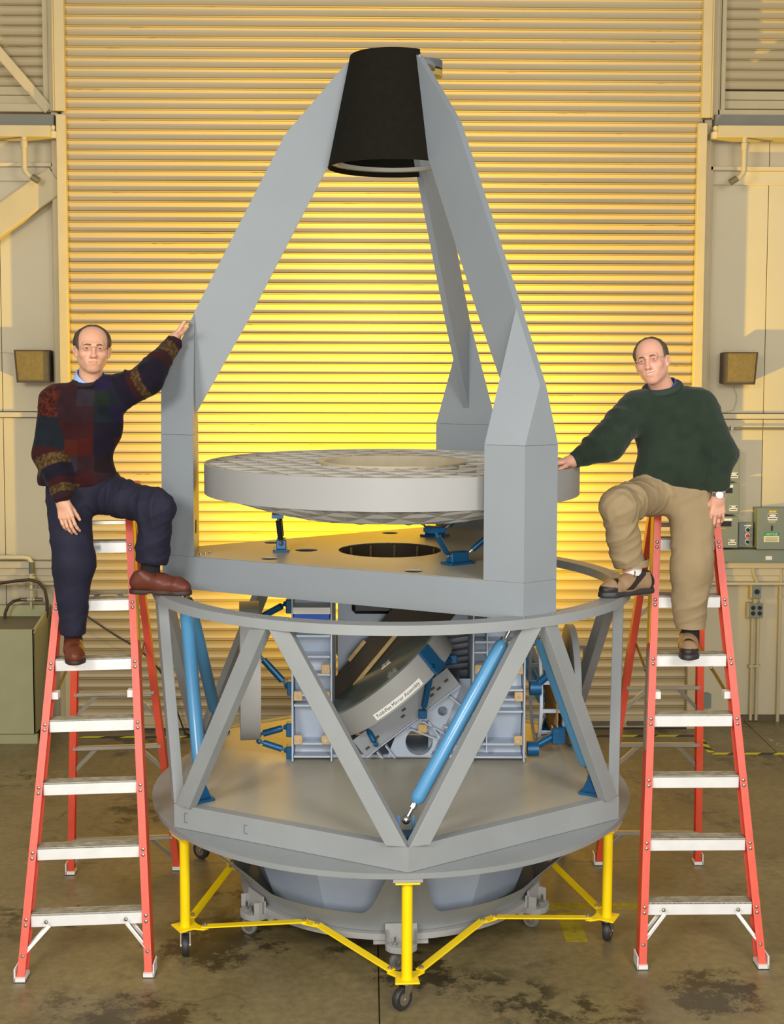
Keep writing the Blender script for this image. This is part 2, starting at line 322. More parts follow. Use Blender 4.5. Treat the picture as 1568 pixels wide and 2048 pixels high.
# door guides (tracks) and jambs
def trim(n, mb): mb.ob('trim_%d' % n, TRIMP, bevel=.004, kind='structure')
mb = MB(); mb.bb(-2.337, -2.268, 10.015, 10.075, 0, 4.685); mb.bb(-2.34, -2.30, 10.075, 10.13, 0, 4.685); trim(1, mb)
mb = MB(); mb.bb(-2.345, -2.268, 10.015, 10.09, 4.71, 6); mb.bb(-2.355, -2.345, 10.0, 10.15, 4.71, 6); mb.bb(-2.40, -2.36, 10.10, 10.2, 4.72, 6); trim(2, mb)
mb = MB(); mb.bb(2.482, 2.55, 10.015, 10.075, 0, 4.65); mb.bb(2.52, 2.555, 10.075, 10.13, 0, 4.65); trim(3, mb)
mb = MB(); mb.bb(2.506, 2.574, 10.015, 10.09, 4.69, 6); mb.bb(2.574, 2.584, 10.0, 10.15, 4.69, 6); mb.bb(2.60, 2.65, 10.10, 10.2, 4.69, 6); trim(4, mb)
mb = MB(); mb.bb(-2.40, -2.345, 10.13, 10.36, 0, 4.72); mb.bb(-2.425, -2.40, 10.2, 10.36, 0, 4.72); trim(5, mb)
mb = MB(); mb.bb(2.555, 2.615, 10.13, 10.36, 0, 4.70); mb.bb(2.615, 2.65, 10.2, 10.36, 0, 4.7); trim(6, mb)
# diagonal braces
mb = MB(); mb.beam((-2.95, 10.13, 5.37), (-2.41, 10.13, 4.735), .012, .085, (0, 1, 0)); mb.v and None; trim(7, MB().beam((-2.95, 10.14, 5.355), (-2.415, 10.14, 4.735), .075, .02, (0, -1, 0)))
mb = MB(); a, b_ = Vector((-3.3, 10.12, 3.56)), Vector((-2.36, 10.12, 4.22)); mb.beam(a, b_, .20, .012, (0, -1, 0))
up = Vector((0, 0, 1)); n_ = Vector((0, -1, 0)).cross((b_-a).normalized())
for s_ in (-1, 1): mb.beam(a+n_*.1*s_+Vector((0, .035, 0)), b_+n_*.1*s_+Vector((0, .035, 0)), .012, .08, (0, -1, 0))
trim(8, mb)
# hanging box channels with drain pipes
def channel(x0, x1, side, lab, z0, z1):
    t = empty('box_channel', ((x0+x1)/2, 10.05, z0), label=lab, cat='channel'); cx = (x0+x1)/2
    mb = MB(); mb.bb(x0-cx, x1-cx, -.10, .12, 0, z1-z0); mb.ob('box_body', TRIMP, t, bevel=.004)
    MB().bb(x0-cx+.0, x1-cx, .02, .09, z1-z0, z1-z0+.10).ob('upper_plate', mat('dull_plate', (124, 120, 106), .6), t)
    e = x1-cx if side < 0 else x0-cx
    mb = MB(); mb.bb(e, e-side*.035, -.06, .10, .0, .045); mb.bb(e, e-side*.02, -.05, .0, .045, .09); mb.ob('end_bracket', WALLP, t); return t
channel(-4.6, -2.365, -1, 'long cream box channel hung under the ribbed panel left of the roller door', 4.508, 4.592)
channel(2.617, 4.8, 1, 'long cream box channel hung under the ribbed panel right of the roller door', 4.534, 4.622)
def drain(x, z0, s, lab):
    t = empty('drain_pipe', (x, 9.98, z0-.4), label=lab, cat='pipe')
    z = .4
    MB().path([(0, 0, z), (0, 0, .10), (s*.01, 0, .075), (s*.035, 0, .05), (s*.06, 0, .035)], .021, 14).ob('pipe', TRIMP, t, True)
    MB().tube((0, 0, .25), (0, 0, .30), .026, n=14).ob('coupling', TRIMP, t, True)
    MB().tube((s*.055, 0, .038), (s*.105, 0, .008), .025, n=14).ob('nozzle', mat('dull_zinc', (120, 112, 88), .5, .4), t, True)
drain(-2.567, 4.508+.07, 1, 'cream drain pipe with bent end hanging from the left box channel')
drain(2.824, 4.534+.06, -1, 'cream drain pipe with bent end hanging from the right box channel')
# ------------------------------------------------------------------ telescope mock-up
TX, TY = 6.82091*math.sin(YAW), 6.82091*math.cos(YAW)
T = empty('telescope_mockup', (TX, TY, .2), -YAW, label='large grey painted plywood telescope model with black top cone and blue struts', cat='telescope')
TO = Vector((0, 0, -.2))
def ad(az): return math.radians(az)
def pol(uu, v, z, az):
    a = ad(az); return Vector((uu*math.sin(a)+v*math.cos(a), -uu*math.cos(a)+v*math.sin(a), z))
def tob(mb, name, mats, parent=None, **kw):
    """telescope part: coordinates are given from the floor up"""
    o = mb.ob(name, mats, parent or T, **kw)
    if parent is None: o.location = TO
    return o
LEGS = (34.5, -85.5, 154.5); HEX = [3.5+60*i for i in range(6)]
U1, W_, SS, ZT, ZB, ZS = 1.1786, .0966, .1925, 1.875, 1.707, 2.486
UB, WB = U1-SS*math.cos(PI/6), W_+SS*.5
# upper plate: truncated triangle with real holes
out = []
for az in sorted(LEGS):
    for s in (-1, 1): p = pol(U1, s*W_, 0, az); out.append((p.x, p.y))
hol = [circ(-.01, -.01, .268, 64)]+[circ(x, y, .045, 20) for x, y in ((-.607, -.323), (.103, -.698), (-.646, .25), (-.01, .656), (.60, .30))]+[circ(-.444, -.027, .06, 24)]
top = put('upper_plate', plate2d('upper_plate', [(x*.985, y*.985) for x, y in out], hol, ZT-.005, ZT, DECKG), T, loc=TO)
mb = MB(); k = len(out)
for i in range(k):
    (x0, y0), (x1, y1) = out[i], out[(i+1) % k]; L = math.hypot(x1-x0, y1-y0); nx, ny = -(y1-y0)/L*.02, (x1-x0)/L*.02
    mb.add([(x0, y0, ZB), (x1, y1, ZB), (x1, y1, ZT-.001), (x0, y0, ZT-.001), (x0*.975, y0*.975, ZB), (x1*.975, y1*.975, ZB), (x1*.975, y1*.975, ZT-.001), (x0*.975, y0*.975, ZT-.001)], [(0, 1, 2, 3), (4, 7, 6, 5), (0, 4, 5, 1), (3, 2, 6, 7)])
tob(mb, 'plate_skirt', GREY)
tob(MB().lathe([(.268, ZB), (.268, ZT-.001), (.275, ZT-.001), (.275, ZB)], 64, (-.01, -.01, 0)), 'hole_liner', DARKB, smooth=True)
for i in range(11):
    a = PI*.15+i*PI*.16; tob(MB().beam((-.01+.262*math.cos(a), -.01+.262*math.sin(a), ZB), (-.01+.262*math.cos(a), -.01+.262*math.sin(a), ZT-.01), .012, .012, (1, 0, 0)), 'liner_rib', mat('brown_wood', (92, 72, 36), .6))
for x, y, rr in ((-.607, -.323, .045), (.103, -.698, .045), (-.646, .25, .045), (-.01, .656, .045), (.60, .30, .045), (-.444, -.027, .06)):
    tob(MB().lathe([(.001, ZT-.06), (rr, ZT-.06), (rr, ZT-.0045), (rr+.004, ZT-.0052), (rr+.004, ZT-.064), (.001, ZT-.064)], 20, (x, y, 0)), 'hole_shade_cup', DARKB, smooth=True)  # dark cups added under the holes; their colour stands for the shade inside
plate2 = put('lower_plate', plate2d('lower_plate', [(x*.985, y*.985) for x, y in out], [circ(-.01, -.01, .275, 48)], ZB, ZB+.02, GREYD), T, loc=TO)
# legs: column with roof-shaped top, and radial fin
FIN = [(UB+.004, 2.575), (1.014, 3.10), (.55, 4.0), (.235, 4.365), (.2, 4.375), (.2, 4.10), (.33, 3.85), (.739, 3.066)]
for az in LEGS:
    A = lambda s, z: pol(U1, s*W_, z, az); B = lambda s, z: pol(UB, s*WB, z, az)
    R0, R1 = [pol(1.183, s*.0175, 2.755, az) for s in (-1, 1)], [pol(UB, s*.0175, 3.10, az) for s in (-1, 1)]
    mb = MB(); vs = [A(-1, ZT), A(1, ZT), B(1, ZT), B(-1, ZT), A(-1, ZS), A(1, ZS), B(1, ZS), B(-1, ZS)]
    mb.add(vs, [(3, 2, 1, 0), (0, 1, 5, 4), (1, 2, 6, 5), (2, 3, 7, 6), (3, 0, 4, 7), (4, 5, 6, 7)])
    leg = tob(mb, 'tower_leg', GREY)
    mb = MB(); z = ZS+.0015; vs = [A(-1, z), A(1, z), B(1, z), B(-1, z), R0[0], R0[1], R1[0], R1[1]]
    mb.add(vs, [(0, 3, 2, 1), (0, 1, 5, 4), (1, 2, 7, 5), (3, 0, 4, 6), (2, 3, 6, 7), (4, 5, 7, 6)])
    mb.ob('leg_cap', GREY, leg)
    mb = MB(); mb.prism(FIN, lambda a, b, dd: pol(a, dd, b, az), -.0172, .0172); mb.ob('fin', GREY, leg)
    if az < -80:
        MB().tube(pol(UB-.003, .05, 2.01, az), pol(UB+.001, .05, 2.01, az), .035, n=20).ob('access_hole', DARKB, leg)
        q = pol(UB-.03, .1, ZT, az)
        for i in range(3): MB().tube(q+Vector((-.0+.02*i, -.03+.03*i, 0)), q+Vector((.02*i, -.03+.03*i, .008)), .006, n=8).ob('bolt', STEEL, leg)
# black cone baffle (two curved panels), support rings, top plate
ZC0, ZC1 = 3.84, 4.40
def cone(a0, a1, z0=ZC0, z1=ZC1, th=.006):
    f = lambda z: .333-.113*(z-ZC0)/(ZC1-ZC0)
    return MB().lathe([(f(z0), z0), (f(z1), z1), (f(z1)-th, z1), (f(z0)-th, z0)], 40, a0=ad(a0), a1=ad(a1))
tob(cone(-85.5, 37), 'cone_panel', BLACK, smooth=True); tob(cone(154.5, 274.5), 'cone_panel', BLACK, smooth=True)
tob(MB().lathe([(.285, 3.865), (.322, 3.865), (.322, 3.885), (.285, 3.885)], 64), 'support_ring', mat('ring_grey', (182, 180, 172), .5), smooth=True)
tob(MB().lathe([(.14, 4.34), (.215, 4.34), (.215, 4.36), (.14, 4.36)], 48), 'support_ring', GREY, smooth=True)
for az in (-70, 20): p = pol(.305, 0, 3.875, az); tob(MB().beam(p+pol(0, -.03, 0, az), p+pol(0, .03, 0, az), .03, .035), 'ring_clip', BLK)
for az, z in ((36, 4.36), (36, 3.87), (36, 4.1)): p = pol(.34-.11*(z-ZC0)/.56, -.012, z, az); tob(MB().box(p, (.012, .02, .012)), 'panel_screw', STEEL)
tob(MB().lathe([(0.001, 4.365), (.10, 4.365), (.10, 4.405), (.001, 4.405)], 40, (.155, .12, 0)), 'top_disc', mat('slate_disc', (92, 98, 104), .5), smooth=True)
tob(MB().lathe([(0.001, 4.325), (.09, 4.325), (.09, 4.355), (.001, 4.355)], 40, (.165, .12, 0)), 'top_disc', mat('ochre_disc', (182, 160, 84), .5), smooth=True)

# ------------------------------------------------------------------ primary mirror: rim, hub ring, triangular rib grid
ZM, RM, ZMB, RH = 2.337, .9687, 2.185, .383
pm = tob(MB().lathe([(RM, ZMB), (RM, ZM), (RM-.016, ZM), (RM-.016, ZMB)], 128), 'primary_mirror', RINGG, smooth=True)
MB().lathe([(RH, 2.07), (RH, ZM+.004), (RH-.03, ZM+.004), (RH-.03, 2.07)], 80).ob('hub_ring', RIBT, pm, True)
MB().lathe([(RM-.016, 2.189), (RM-.016, 2.197), (.62, 2.125), (RH, 2.115), (RH, 2.107), (.62, 2.117)], 96).ob('light_block_sheet', RINGG, pm, True)  # sheet added between the ribs to block light through the open cells
def zbot(rr):
    t = max(0., min(1., (rr-.52)/(RM-.02-.52))); return 2.066+(ZMB+.004-2.066)*t**1.15
SP = .152
for fam in range(3):
    ca, sa = math.cos(ad(60*fam-4)), math.sin(ad(60*fam-4))
    for kk in range(-7, 8):
        off = kk*SP
        if abs(off) > RM-.05: continue
        L = math.sqrt((RM-.016)**2-off*off); segs = [(-L, L)]
        if abs(off) < RH: h = math.sqrt(RH*RH-off*off); segs = [(-L, -h), (h, L)]
        for s0, s1 in segs:
            n = max(4, int((s1-s0)/.12)); vs = []; th = .0045
            for i in range(n+1):
                t = s0+(s1-s0)*i/n; x, y = ca*t-sa*off, sa*t+ca*off; zb = zbot(math.hypot(t, off))
                for dx in (-th, th): vs += [(x-sa*dx, y+ca*dx, zb), (x-sa*dx, y+ca*dx, ZM-.004)]
            fs = []
            for i in range(n):
                a, b_ = 4*i, 4*i+4; fs += [(a, b_, b_+1, a+1), (a+2, a+3, b_+3, b_+2), (a+1, b_+1, b_+3, a+3), (a, a+2, b_+2, b_)]
            fs += [(0, 1, 3, 2), (4*n, 4*n+2, 4*n+3, 4*n+1)]
            mb = MB().add(vs, fs); mb.m = [1 if i < 4*n and i % 4 == 2 else 0 for i in range(len(fs))]; mb.ob('rib', [RIBG, RIBT], pm)
# three blue bipods under the mirror
def rod(mb_parent, p, q, rr, col, steel=STEEL):
    p, q = Vector(p), Vector(q); a = (q-p).normalized(); L = (q-p).length
    st = MB().tube(p+a*L*.16, q-a*L*.16, rr, n=12).ob('rod', col, mb_parent, True)
    for c, e in ((p, a), (q, -a)): MB().tube(c, c+e*L*.2, rr*.45, n=8).sphere(c, rr*.9, 8).ob('rod_end', steel, mb_parent, True)
    return st
for az, tone in ((-87, mat('dark_rod', (28, 40, 46), .35, .3)), (34, TEAL), (155, TEAL)):
    fp = pol(.575, 0, ZT, az)
    tdir = pol(0, 1, 0, az); rdir = pol(1, 0, 0, az)
    mb = MB(); R = Matrix((rdir, tdir, (0, 0, 1))).transposed()
    mb.box(fp+Vector((0, 0, .006)), (.085, .15, .012), R); mb.box(fp+Vector((0, 0, .035)), (.05, .105, .05), R)
    bp = tob(mb, 'bipod', TEAL, bevel=.003)
    for s in (-1, 1):
        b0 = fp+tdir*s*.055+Vector((0, 0, .042)); t0 = pol(.66, s*.20, 2.06, az) if az > -80 else pol(.59, s*.10, 2.062, az)
        rod(bp, b0, t0, .0145, tone)
        mb = MB(); mb.box(t0+Vector((0, 0, .005)), (.06, .09, .02), R); mb.ob('top_pad', TEAL, bp)

# ------------------------------------------------------------------ lower deck: disc, hexagon deck, truss, ring
tob(MB().lathe([(.001, .605), (1.243, .605), (1.247, .632), (.001, .632)], 128), 'base_disc', GREYD, smooth=True)
ZD = .745; hx = [pol(1.243, 0, 0, a) for a in HEX]
put('deck_plate', plate2d('deck_plate', [(p.x*.985, p.y*.985) for p in hx], [], .634, ZD-.001, DECKG), T, loc=TO)
for i in range(6):
    p, q = hx[i], hx[(i+1) % 6]; pi, qi = p*.95, q*.95
    mb = MB(); g = .0
    mb.add([(p.x, p.y, .633), (q.x, q.y, .633), (qi.x, qi.y, .633), (pi.x, pi.y, .633), (p.x, p.y, ZD+.001), (q.x, q.y, ZD+.001), (qi.x, qi.y, ZD+.001), (pi.x, pi.y, ZD+.001)], [(3, 2, 1, 0), (4, 5, 6, 7), (0, 1, 5, 4), (1, 2, 6, 5), (2, 3, 7, 6), (3, 0, 4, 7)])
    tob(mb, 'hexagon_beam', GREYD, bevel=.002)
RR0, RR1, ZR = 1.235, 1.15, 1.724
for i in range(3):
    tob(MB().lathe([(RR0, ZR-.045), (RR0, ZR), (RR1, ZR), (RR1, ZR-.045)], 44, a0=ad(-55+120*i)+.0006, a1=ad(65+120*i)-.0006), 'truss_ring', GREYD, smooth=True)
for i in range(6):
    for s in (-4, 4): p = pol(1.2, 0, ZR, 33.5+60*i+s); tob(MB().tube(p, p+Vector((0, 0, .004)), .006, n=8), 'ring_bolt', STEEL)
for i, az in enumerate(HEX):
    for s in (-1, 1):
        b0 = pol(1.20, s*.046, ZD, az); t0 = pol(1.195, -s*.048, ZR-.045, az+30*s)
        radial = (b0+t0); radial.z = 0; radial.normalize()
        a = (t0-b0).normalized(); x = a.cross(radial).normalized(); hw, hd = .041, .026
        # ends cut level with deck and ring
        vs = []
        for c, zz in ((b0, ZD+.0005), (t0, ZR-.0455)):
            for sx, sy in ((-1, -1), (1, -1), (1, 1), (-1, 1)):
                v = c+x*hw*sx+radial*hd*sy; v = v+a*((zz-v.z)/a.z); vs.append(v)
        tob(MB().add(vs, [(3, 2, 1, 0), (4, 5, 6, 7), (0, 1, 5, 4), (1, 2, 6, 5), (2, 3, 7, 6), (3, 0, 4, 7)]), 'truss_beam', GREYD, bevel=.002)
# grey bracket-shaped line marks on a hexagon beam
mb = MB(); p0, p1 = hx[5], hx[0]
for f, w, h in ((.05, .0, .045), (.32, .0, .04)):
    c = p0.lerp(p1, f); n_ = Vector(((p1-p0).y, -(p1-p0).x, 0)).normalized(); e = (p1-p0).normalized()
    if n_.dot(c) < 0: n_ = -n_
    c = c+n_*.001+Vector((0, 0, .69))
    mb.beam(c-Vector((0, 0, h/2)), c+Vector((0, 0, h/2)), .003, .003, n_)
    for s in (-1, 1): mb.beam(c+Vector((0, 0, s*h/2)), c+e*.018+Vector((0, 0, s*h/2)), .003, .003, n_)
tob(mb, 'line_mark', mat('mark_grey', (110, 112, 112), .7))
# blue struts between deck vertices and plate corners
def strut(vaz, laz, s):
    b0, t0 = pol(1.10, 0, ZD+.075, vaz), pol(1.07, s*.06, ZB-.035, laz); a = (t0-b0).normalized()
    st = tob(MB().path([b0+a*.085, b0+a*.10, b0+a*.115, t0-a*.125, t0-a*.11, t0-a*.095], [.020, .031, .034, .034, .031, .022], 20), 'blue_strut', BLUE, smooth=True)
    mb = MB(); mb.tube(b0, b0+a*.09, .011, n=10); mb.tube(b0+a*.06, b0+a*.08, .018, n=6); mb.sphere(b0, .021, 10); mb.ob('rod_end', STEEL, st, True)
    mb = MB(); mb.tube(t0-a*.1, t0, .009, n=10); mb.tube(t0-a*.1, t0-a*.078, .02, n=6); mb.sphere(t0, .018, 10); mb.ob('rod_end', STEEL, st, True)
    rd = pol(1, 0, 0, vaz); td = pol(0, 1, 0, vaz)
    mb = MB(); R = Matrix((td, rd, (0, 0, 1))).transposed(); c = pol(1.10, 0, ZD, vaz)+td*(-s*.0)
    mb.box(c+Vector((0, 0, .007)), (.12, .09, .012), R)
    for k in (-1, 1): mb.add([c+td*k*.028+rd*.035+Vector((0, 0, .012)), c+td*k*.028-rd*.035+Vector((0, 0, .012)), c+td*k*.028+Vector((0, 0, .095)), c+td*k*.040+rd*.035+Vector((0, 0, .012)), c+td*k*.040-rd*.035+Vector((0, 0, .012)), c+td*k*.040+Vector((0, 0, .095))], [(0, 1, 2), (3, 5, 4), (0, 3, 4, 1), (1, 4, 5, 2), (2, 5, 3, 0)])
    mb.ob('deck_clevis', TEAL, st)
    mb = MB(); c = pol(1.07, s*.06, ZB-.001, laz); mb.tube(c-Vector((0, 0, .012)), c, .035, n=12); mb.box(c-Vector((0, 0, .03)), (.05, .022, .04)); mb.ob('top_clevis', TEAL, st)
for laz, v0, v1 in ((34.5, 3.5, 63.5), (-85.5, -116.5, -56.5), (154.5, 123.5, 183.5)):
    strut(v0, laz, -1); strut(v1, laz, 1)
# bowl shell below the disc, cut by six openings, with inner drum and ribs
def tmax(az):
    x = abs(((az-3.5+30) % 60)-30)   # 0 at a vertex .. 30 mid-side
    lo = .26; e = 4.0
    if x < e: return 1.
    w = min(1., (x-e)/9.5); return lo+(1-lo)*(1-w)**2.2 if w < 1 else lo
vs = []; n = 360; m_ = 8; fs = []
prof = lambda t: (.765+(1.19-.765)*(t**1.25), .160+(.603-.160)*t)
for i in range(n):
    az = i; tm = tmax(az)
    for off in (0, -.012):
        for j in range(m_+1): rr, z = prof(tm*j/m_); p = pol(rr+off, 0, z+off*.5, az); vs.append(p)
st_ = 2*(m_+1)
for i in range(n):
    a, b_ = i*st_, ((i+1) % n)*st_
    for j in range(m_): fs += [(a+j, b_+j, b_+j+1, a+j+1), (a+m_+1+j, a+m_+2+j, b_+m_+2+j, b_+m_+1+j)]
    fs += [(a+m_, b_+m_, b_+2*m_+1, a+2*m_+1)]
tob(MB().add(vs, fs), 'bowl_shell', GREYD, smooth=True)
tob(MB().lathe([(.70, .17), (.86, .604), (.85, .604), (.69, .17)], 12, a0=ad(3.5), a1=ad(363.5)), 'inner_drum', BENCHG)

# ------------------------------------------------------------------ instrument bench hung between the plates
def cabinet(x0, x1, shelves, lab=None):
    """open-fronted box: side webs, back, stepped shelf panels, corner blocks"""
    th = .008; mb = MB()
    for x in (x0, x1): mb.bb(x-th/2, x+th/2, -.03, .45, .752, 1.70)
    mb.bb(x0, x1, .10, .108, .78, 1.70)
    c = tob(mb, 'instrument_frame', BENCHG)
    for z in shelves:
        MB().bb(x0+th, x1-th, -.025, .10, z-.005, z+.005).ob('shelf', BENCHG, c)
    for i in range(len(shelves)-1):
        z0, z1 = shelves[i], shelves[i+1]; y0, y1 = (.09, .03) if i % 2 else (.05, .085)
        MB().add([(x0+th, y0, z0), (x1-th, y0, z0), (x1-th, y1, z1), (x0+th, y1, z1), (x0+th, y0+.006, z0), (x1-th, y0+.006, z0), (x1-th, y1+.006, z1), (x0+th, y1+.006, z1)], [(0, 1, 2, 3), (4, 7, 6, 5), (0, 4, 5, 1), (3, 2, 6, 7), (0, 3, 7, 4), (1, 5, 6, 2)]).ob('shelf_panel', BENCHG, c)
    for x, s in ((x0, 1), (x1, -1)):
        for z in (.865, 1.10, 1.245, 1.49):
            mb = MB(); mb.box((x+s*.03, -.02, z), (.045, .02, .05)); o = mb.ob('corner_block', mat('tan_wood_block', (196, 164, 110), .6, var=.1, scale=20), c, bevel=.004)
            mb = MB(); mb.tube((x+s*.03, -.035, z), (x+s*.03, -.028, z), .010, n=10); mb.ob('bolt', STEEL, c)
    return c
cl = cabinet(-.52, -.315, (.775, .845, 1.05, 1.105, 1.215, 1.31, 1.42))
cr_ = cabinet(.43, .70, (.775, .845, 1.02, 1.085, 1.135, 1.26, 1.39))
MB().bb(.50, .506, -.02, .2, .80, 1.60).bb(.435, .50, -.02, .0, 1.33, 1.338).ob('divider', BENCHG, cr_)
MB().bb(-.51, -.325, -.04, .08, 1.495, 1.54).ob('blue_block', mat('vivid_blue', (20, 90, 200), .45), cl)
MB().bb(-.515, -.32, -.045, .09, 1.541, 1.575).ob('block_cap', WHITE, cl)
tob(MB().bb(-.30, .43, .42, .43, .77, 1.70), 'bench_back', BENCHG)
tob(MB().bb(-.53, .72, .05, .46, .748, .765), 'bench_base', BENCHG)
# dark panel coloured as the shadowed inside of a wall opening, with wooden strips
def tilt(cx, cz, ang): # local frame rotated about y
    c_, s_ = math.cos(ang), math.sin(ang); return lambda a, b, dd: Vector((cx+a*c_-b*s_, dd, cz+a*s_+b*c_))
fn = tilt(-.03, 1.21, math.radians(51))
tr = tob(MB().prism([(-.44, -.13), (.46, -.13), (.46, .16), (-.30, .16), (-.44, .03)], fn, .30, .315), 'dark_opening_panel', DARKB)
for a0, a1, b_ in ((-.21, .24, .055), (-.24, .20, -.075), (-.26, -.10, -.115)):
    MB().prism([(a0, b_-.010), (a1, b_-.010), (a1, b_+.010), (a0, b_+.010)], fn, .275, .30).ob('wood_strip', STRIPW, tr)
MB().prism([(-.12, .155), (.02, .155), (.02, .175), (-.12, .175)], fn, .275, .30).ob('wood_strip', STRIPW, tr)
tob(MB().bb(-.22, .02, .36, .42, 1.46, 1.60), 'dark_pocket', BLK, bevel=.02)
# tilted fold mirror
nrm = Vector((-.62, -.02, .77)).normalized(); xd = Vector((.78, 0, .62)); xd = (xd-nrm*xd.dot(nrm)).normalized(); yd = nrm.cross(xd)
FR_ = Matrix((xd, yd, nrm)).transposed(); FC = Vector((-.05, .16, 1.205))
fm = tob(MB().lathe([(.001, -.135), (.38, -.135), (.38, 0), (.001, 0)], 72, FC, FR_), 'fold_mirror', RINGG, smooth=True)
MB().lathe([(.001, .001), (.355, .001), (.355, .004), (.001, .004)], 72, FC, FR_).ob('mirror_face', mat('greenish_mirror', (120, 132, 122), .18, .35, var=.05), fm, True)
mb = MB(); q = FC+FR_@Vector((.05, -.13, .012)); 
for i in range(3):
    mb.beam(q+FR_@Vector((-.03, (i-1)*.028, .02)), q+FR_@Vector((.03, (i-1)*.028, .02)), .006, .006, nrm); mb.beam(q+FR_@Vector(((i-1)*.028, -.03, .02)), q+FR_@Vector(((i-1)*.028, .03, .02)), .006, .006, nrm)
mb.ob('wire_target', ZINC, fm)
# label on the rim: place it on the cylinder where it faces the camera
def rimpt(t, h, off=.0): return FC+FR_@Vector(((.38+off)*math.sin(t), -(.38+off)*math.cos(t), h))
mb = MB(); NL = 12; t0, t1 = -.36, .46; h0, h1 = -.125, -.088
g = [[rimpt(t0+(t1-t0)*i/NL, h, .0015) for i in range(NL+1)] for h in (h0, h1)]
mb.add(g[0]+g[1], [(i, i+1, NL+2+i, NL+1+i) for i in range(NL)]); mb.mi = 1
text_mb(mb, 'Fold-Flat Mirror Assembly', .0265, lambda x, y: rimpt((t0+t1)/2+x/.38, (h0+h1)/2+y, .0025)); mb.ob('label_strip', [WHITE, INK], fm)
bt = .78; R = Matrix((FR_@Vector((math.cos(bt), math.sin(bt), 0)), nrm, -(FR_@Vector((math.sin(bt), -math.cos(bt), 0))))).transposed()
bc = rimpt(bt, -.07, .008)
brk = tob(MB().box(bc, (.085, .15, .016), R), 'mirror_bracket', TEAL, bevel=.004)
for e in ((.325, .05, 1.285), (.165, -.03, 1.01)):
    rod(brk, bc-Vector((0, .02, .03)), e, .017, TEAL, TEAL); MB().box(e, (.045, .05, .045)).ob('rod_foot', TEAL, brk, bevel=.004)
rod(brk, (-.13, .0, .93), (-.08, -.05, .85), .016, TEAL, TEAL)
# sloping support plate and gusset webs with round holes
a, b_ = Vector((-.135, -.02, .775)), Vector((.36, -.02, 1.165)); al = (b_-a).normalized(); nn = Vector((-al.z, 0, al.x))
sp = tob(MB().add([a, b_, b_+nn*.0+Vector((0, .38, .0)), a+Vector((0, .38, 0)), a-nn*.01, b_-nn*.01, b_-nn*.01+Vector((0, .38, 0)), a-nn*.01+Vector((0, .38, 0))], [(0, 1, 2, 3), (4, 7, 6, 5), (0, 4, 5, 1), (1, 5, 6, 2), (2, 6, 7, 3), (3, 7, 4, 0)]), 'slope_plate', BENCHG)
MB().add([a-nn*.004, b_-nn*.004, b_+nn*.11, a+nn*.11, a-nn*.004+Vector((0, .006, 0)), b_-nn*.004+Vector((0, .006, 0)), b_+nn*.11+Vector((0, .006, 0)), a+nn*.11+Vector((0, .006, 0))], [(0, 1, 2, 3), (4, 7, 6, 5), (0, 4, 5, 1), (1, 5, 6, 2), (2, 6, 7, 3), (3, 7, 4, 0)]).ob('slope_flange', mat('mid_grey_web', (142, 146, 152), .5), sp)
mb = MB()
for f, h in ((.18, .045), (.46, .05), (.50, .075), (.76, .045), (.80, .07), (.84, .05), (.93, .06), (.06, .03)):
    c = a.lerp(b_, f)+nn*h+Vector((0, -.002, 0)); mb.box(c, (.012, .004, .024), Matrix((nn, (0, 1, 0), al)).transposed())
mb.ob('slot', mat('slot_dark', (60, 56, 50), .6), sp)
wb = put('gusset_web', plate2d('gusset_web', [(-.02, .765), (.205, .765), (.275, .90), (.37, 1.15), (.02, .87)], [circ(.148, .845, .072, 32), circ(.272, 1.012, .026, 20)], -.006, .006, BENCHG), T)
wb.matrix_local = Matrix.Translation(TO+Vector((0, .02, 0))) @ Matrix.Rotation(PI/2, 4, 'X')
mb = MB(); mb.lathe([(.072, 0), (.072, .05), (.077, .05), (.077, 0)], 32, (0, 0, 0)); me = mb.mesh('hole_sleeve', BENCHG, True); o = put('hole_sleeve', me, wb); o.location = (.148, .845, -.055)
mb = MB()
for p, q in (((.10, .925), (.235, .872)), ((.165, .965), (.275, .905)), ((.195, .965), (.255, .885)), ((.275, .90), (.38, .80)), ((-.075, .80), (-.045, .768)), ((-.03, .835), (.02, .768)), ((.28, .94), (.42, .885)), ((.31, 1.10), (.37, 1.05))):
    p, q = Vector((p[0], .0, p[1])), Vector((q[0], .0, q[1])); tob(MB().beam(p, q, .007, .05, (0, 1, 0)), 'gusset_rib', BENCHG)
tob(MB().bb(.20, .425, .12, .128, .765, 1.16), 'gusset_back', BENCHG)
tob(MB().box((.165, -.01, .925), (.05, .02, .045)), 'corner_block', MATS['tan_wood_block'], bevel=.004)
for i in range(7): tob(MB().beam((.20, .25, 1.16+i*.035), (.42, .30, 1.175+i*.037), .012, .008, (0, 1, 0)), 'louvre', mat('dark_louvre', (70, 70, 70), .5))
# round plate seen edge-on at the left, with its blue legs
ld = tob(MB().lathe([(.001, -.052), (.37, -.052), (.37, .052), (.001, .052)], 64, (-.765, .16, 1.195), Matrix.Rotation(.125, 3, 'Z') @ Matrix.Rotation(PI/2, 3, 'Y')), 'side_mirror', RINGG, smooth=True)
for p, q in (((-.705, .08, 1.296), (-.555, .06, 1.135)), ((-.705, .06, .869), (-.56, .06, .91)), ((-.705, .06, .833), (-.56, .06, .785)), ((-.705, .1, 1.49), (-.56, .06, 1.575))):
    rod(ld, p, q, .018, TEAL, TEAL); MB().box((q[0]+.022, q[1], q[2]-.01), (.04, .06, .075)).ob('rod_foot', TEAL, ld, bevel=.004)
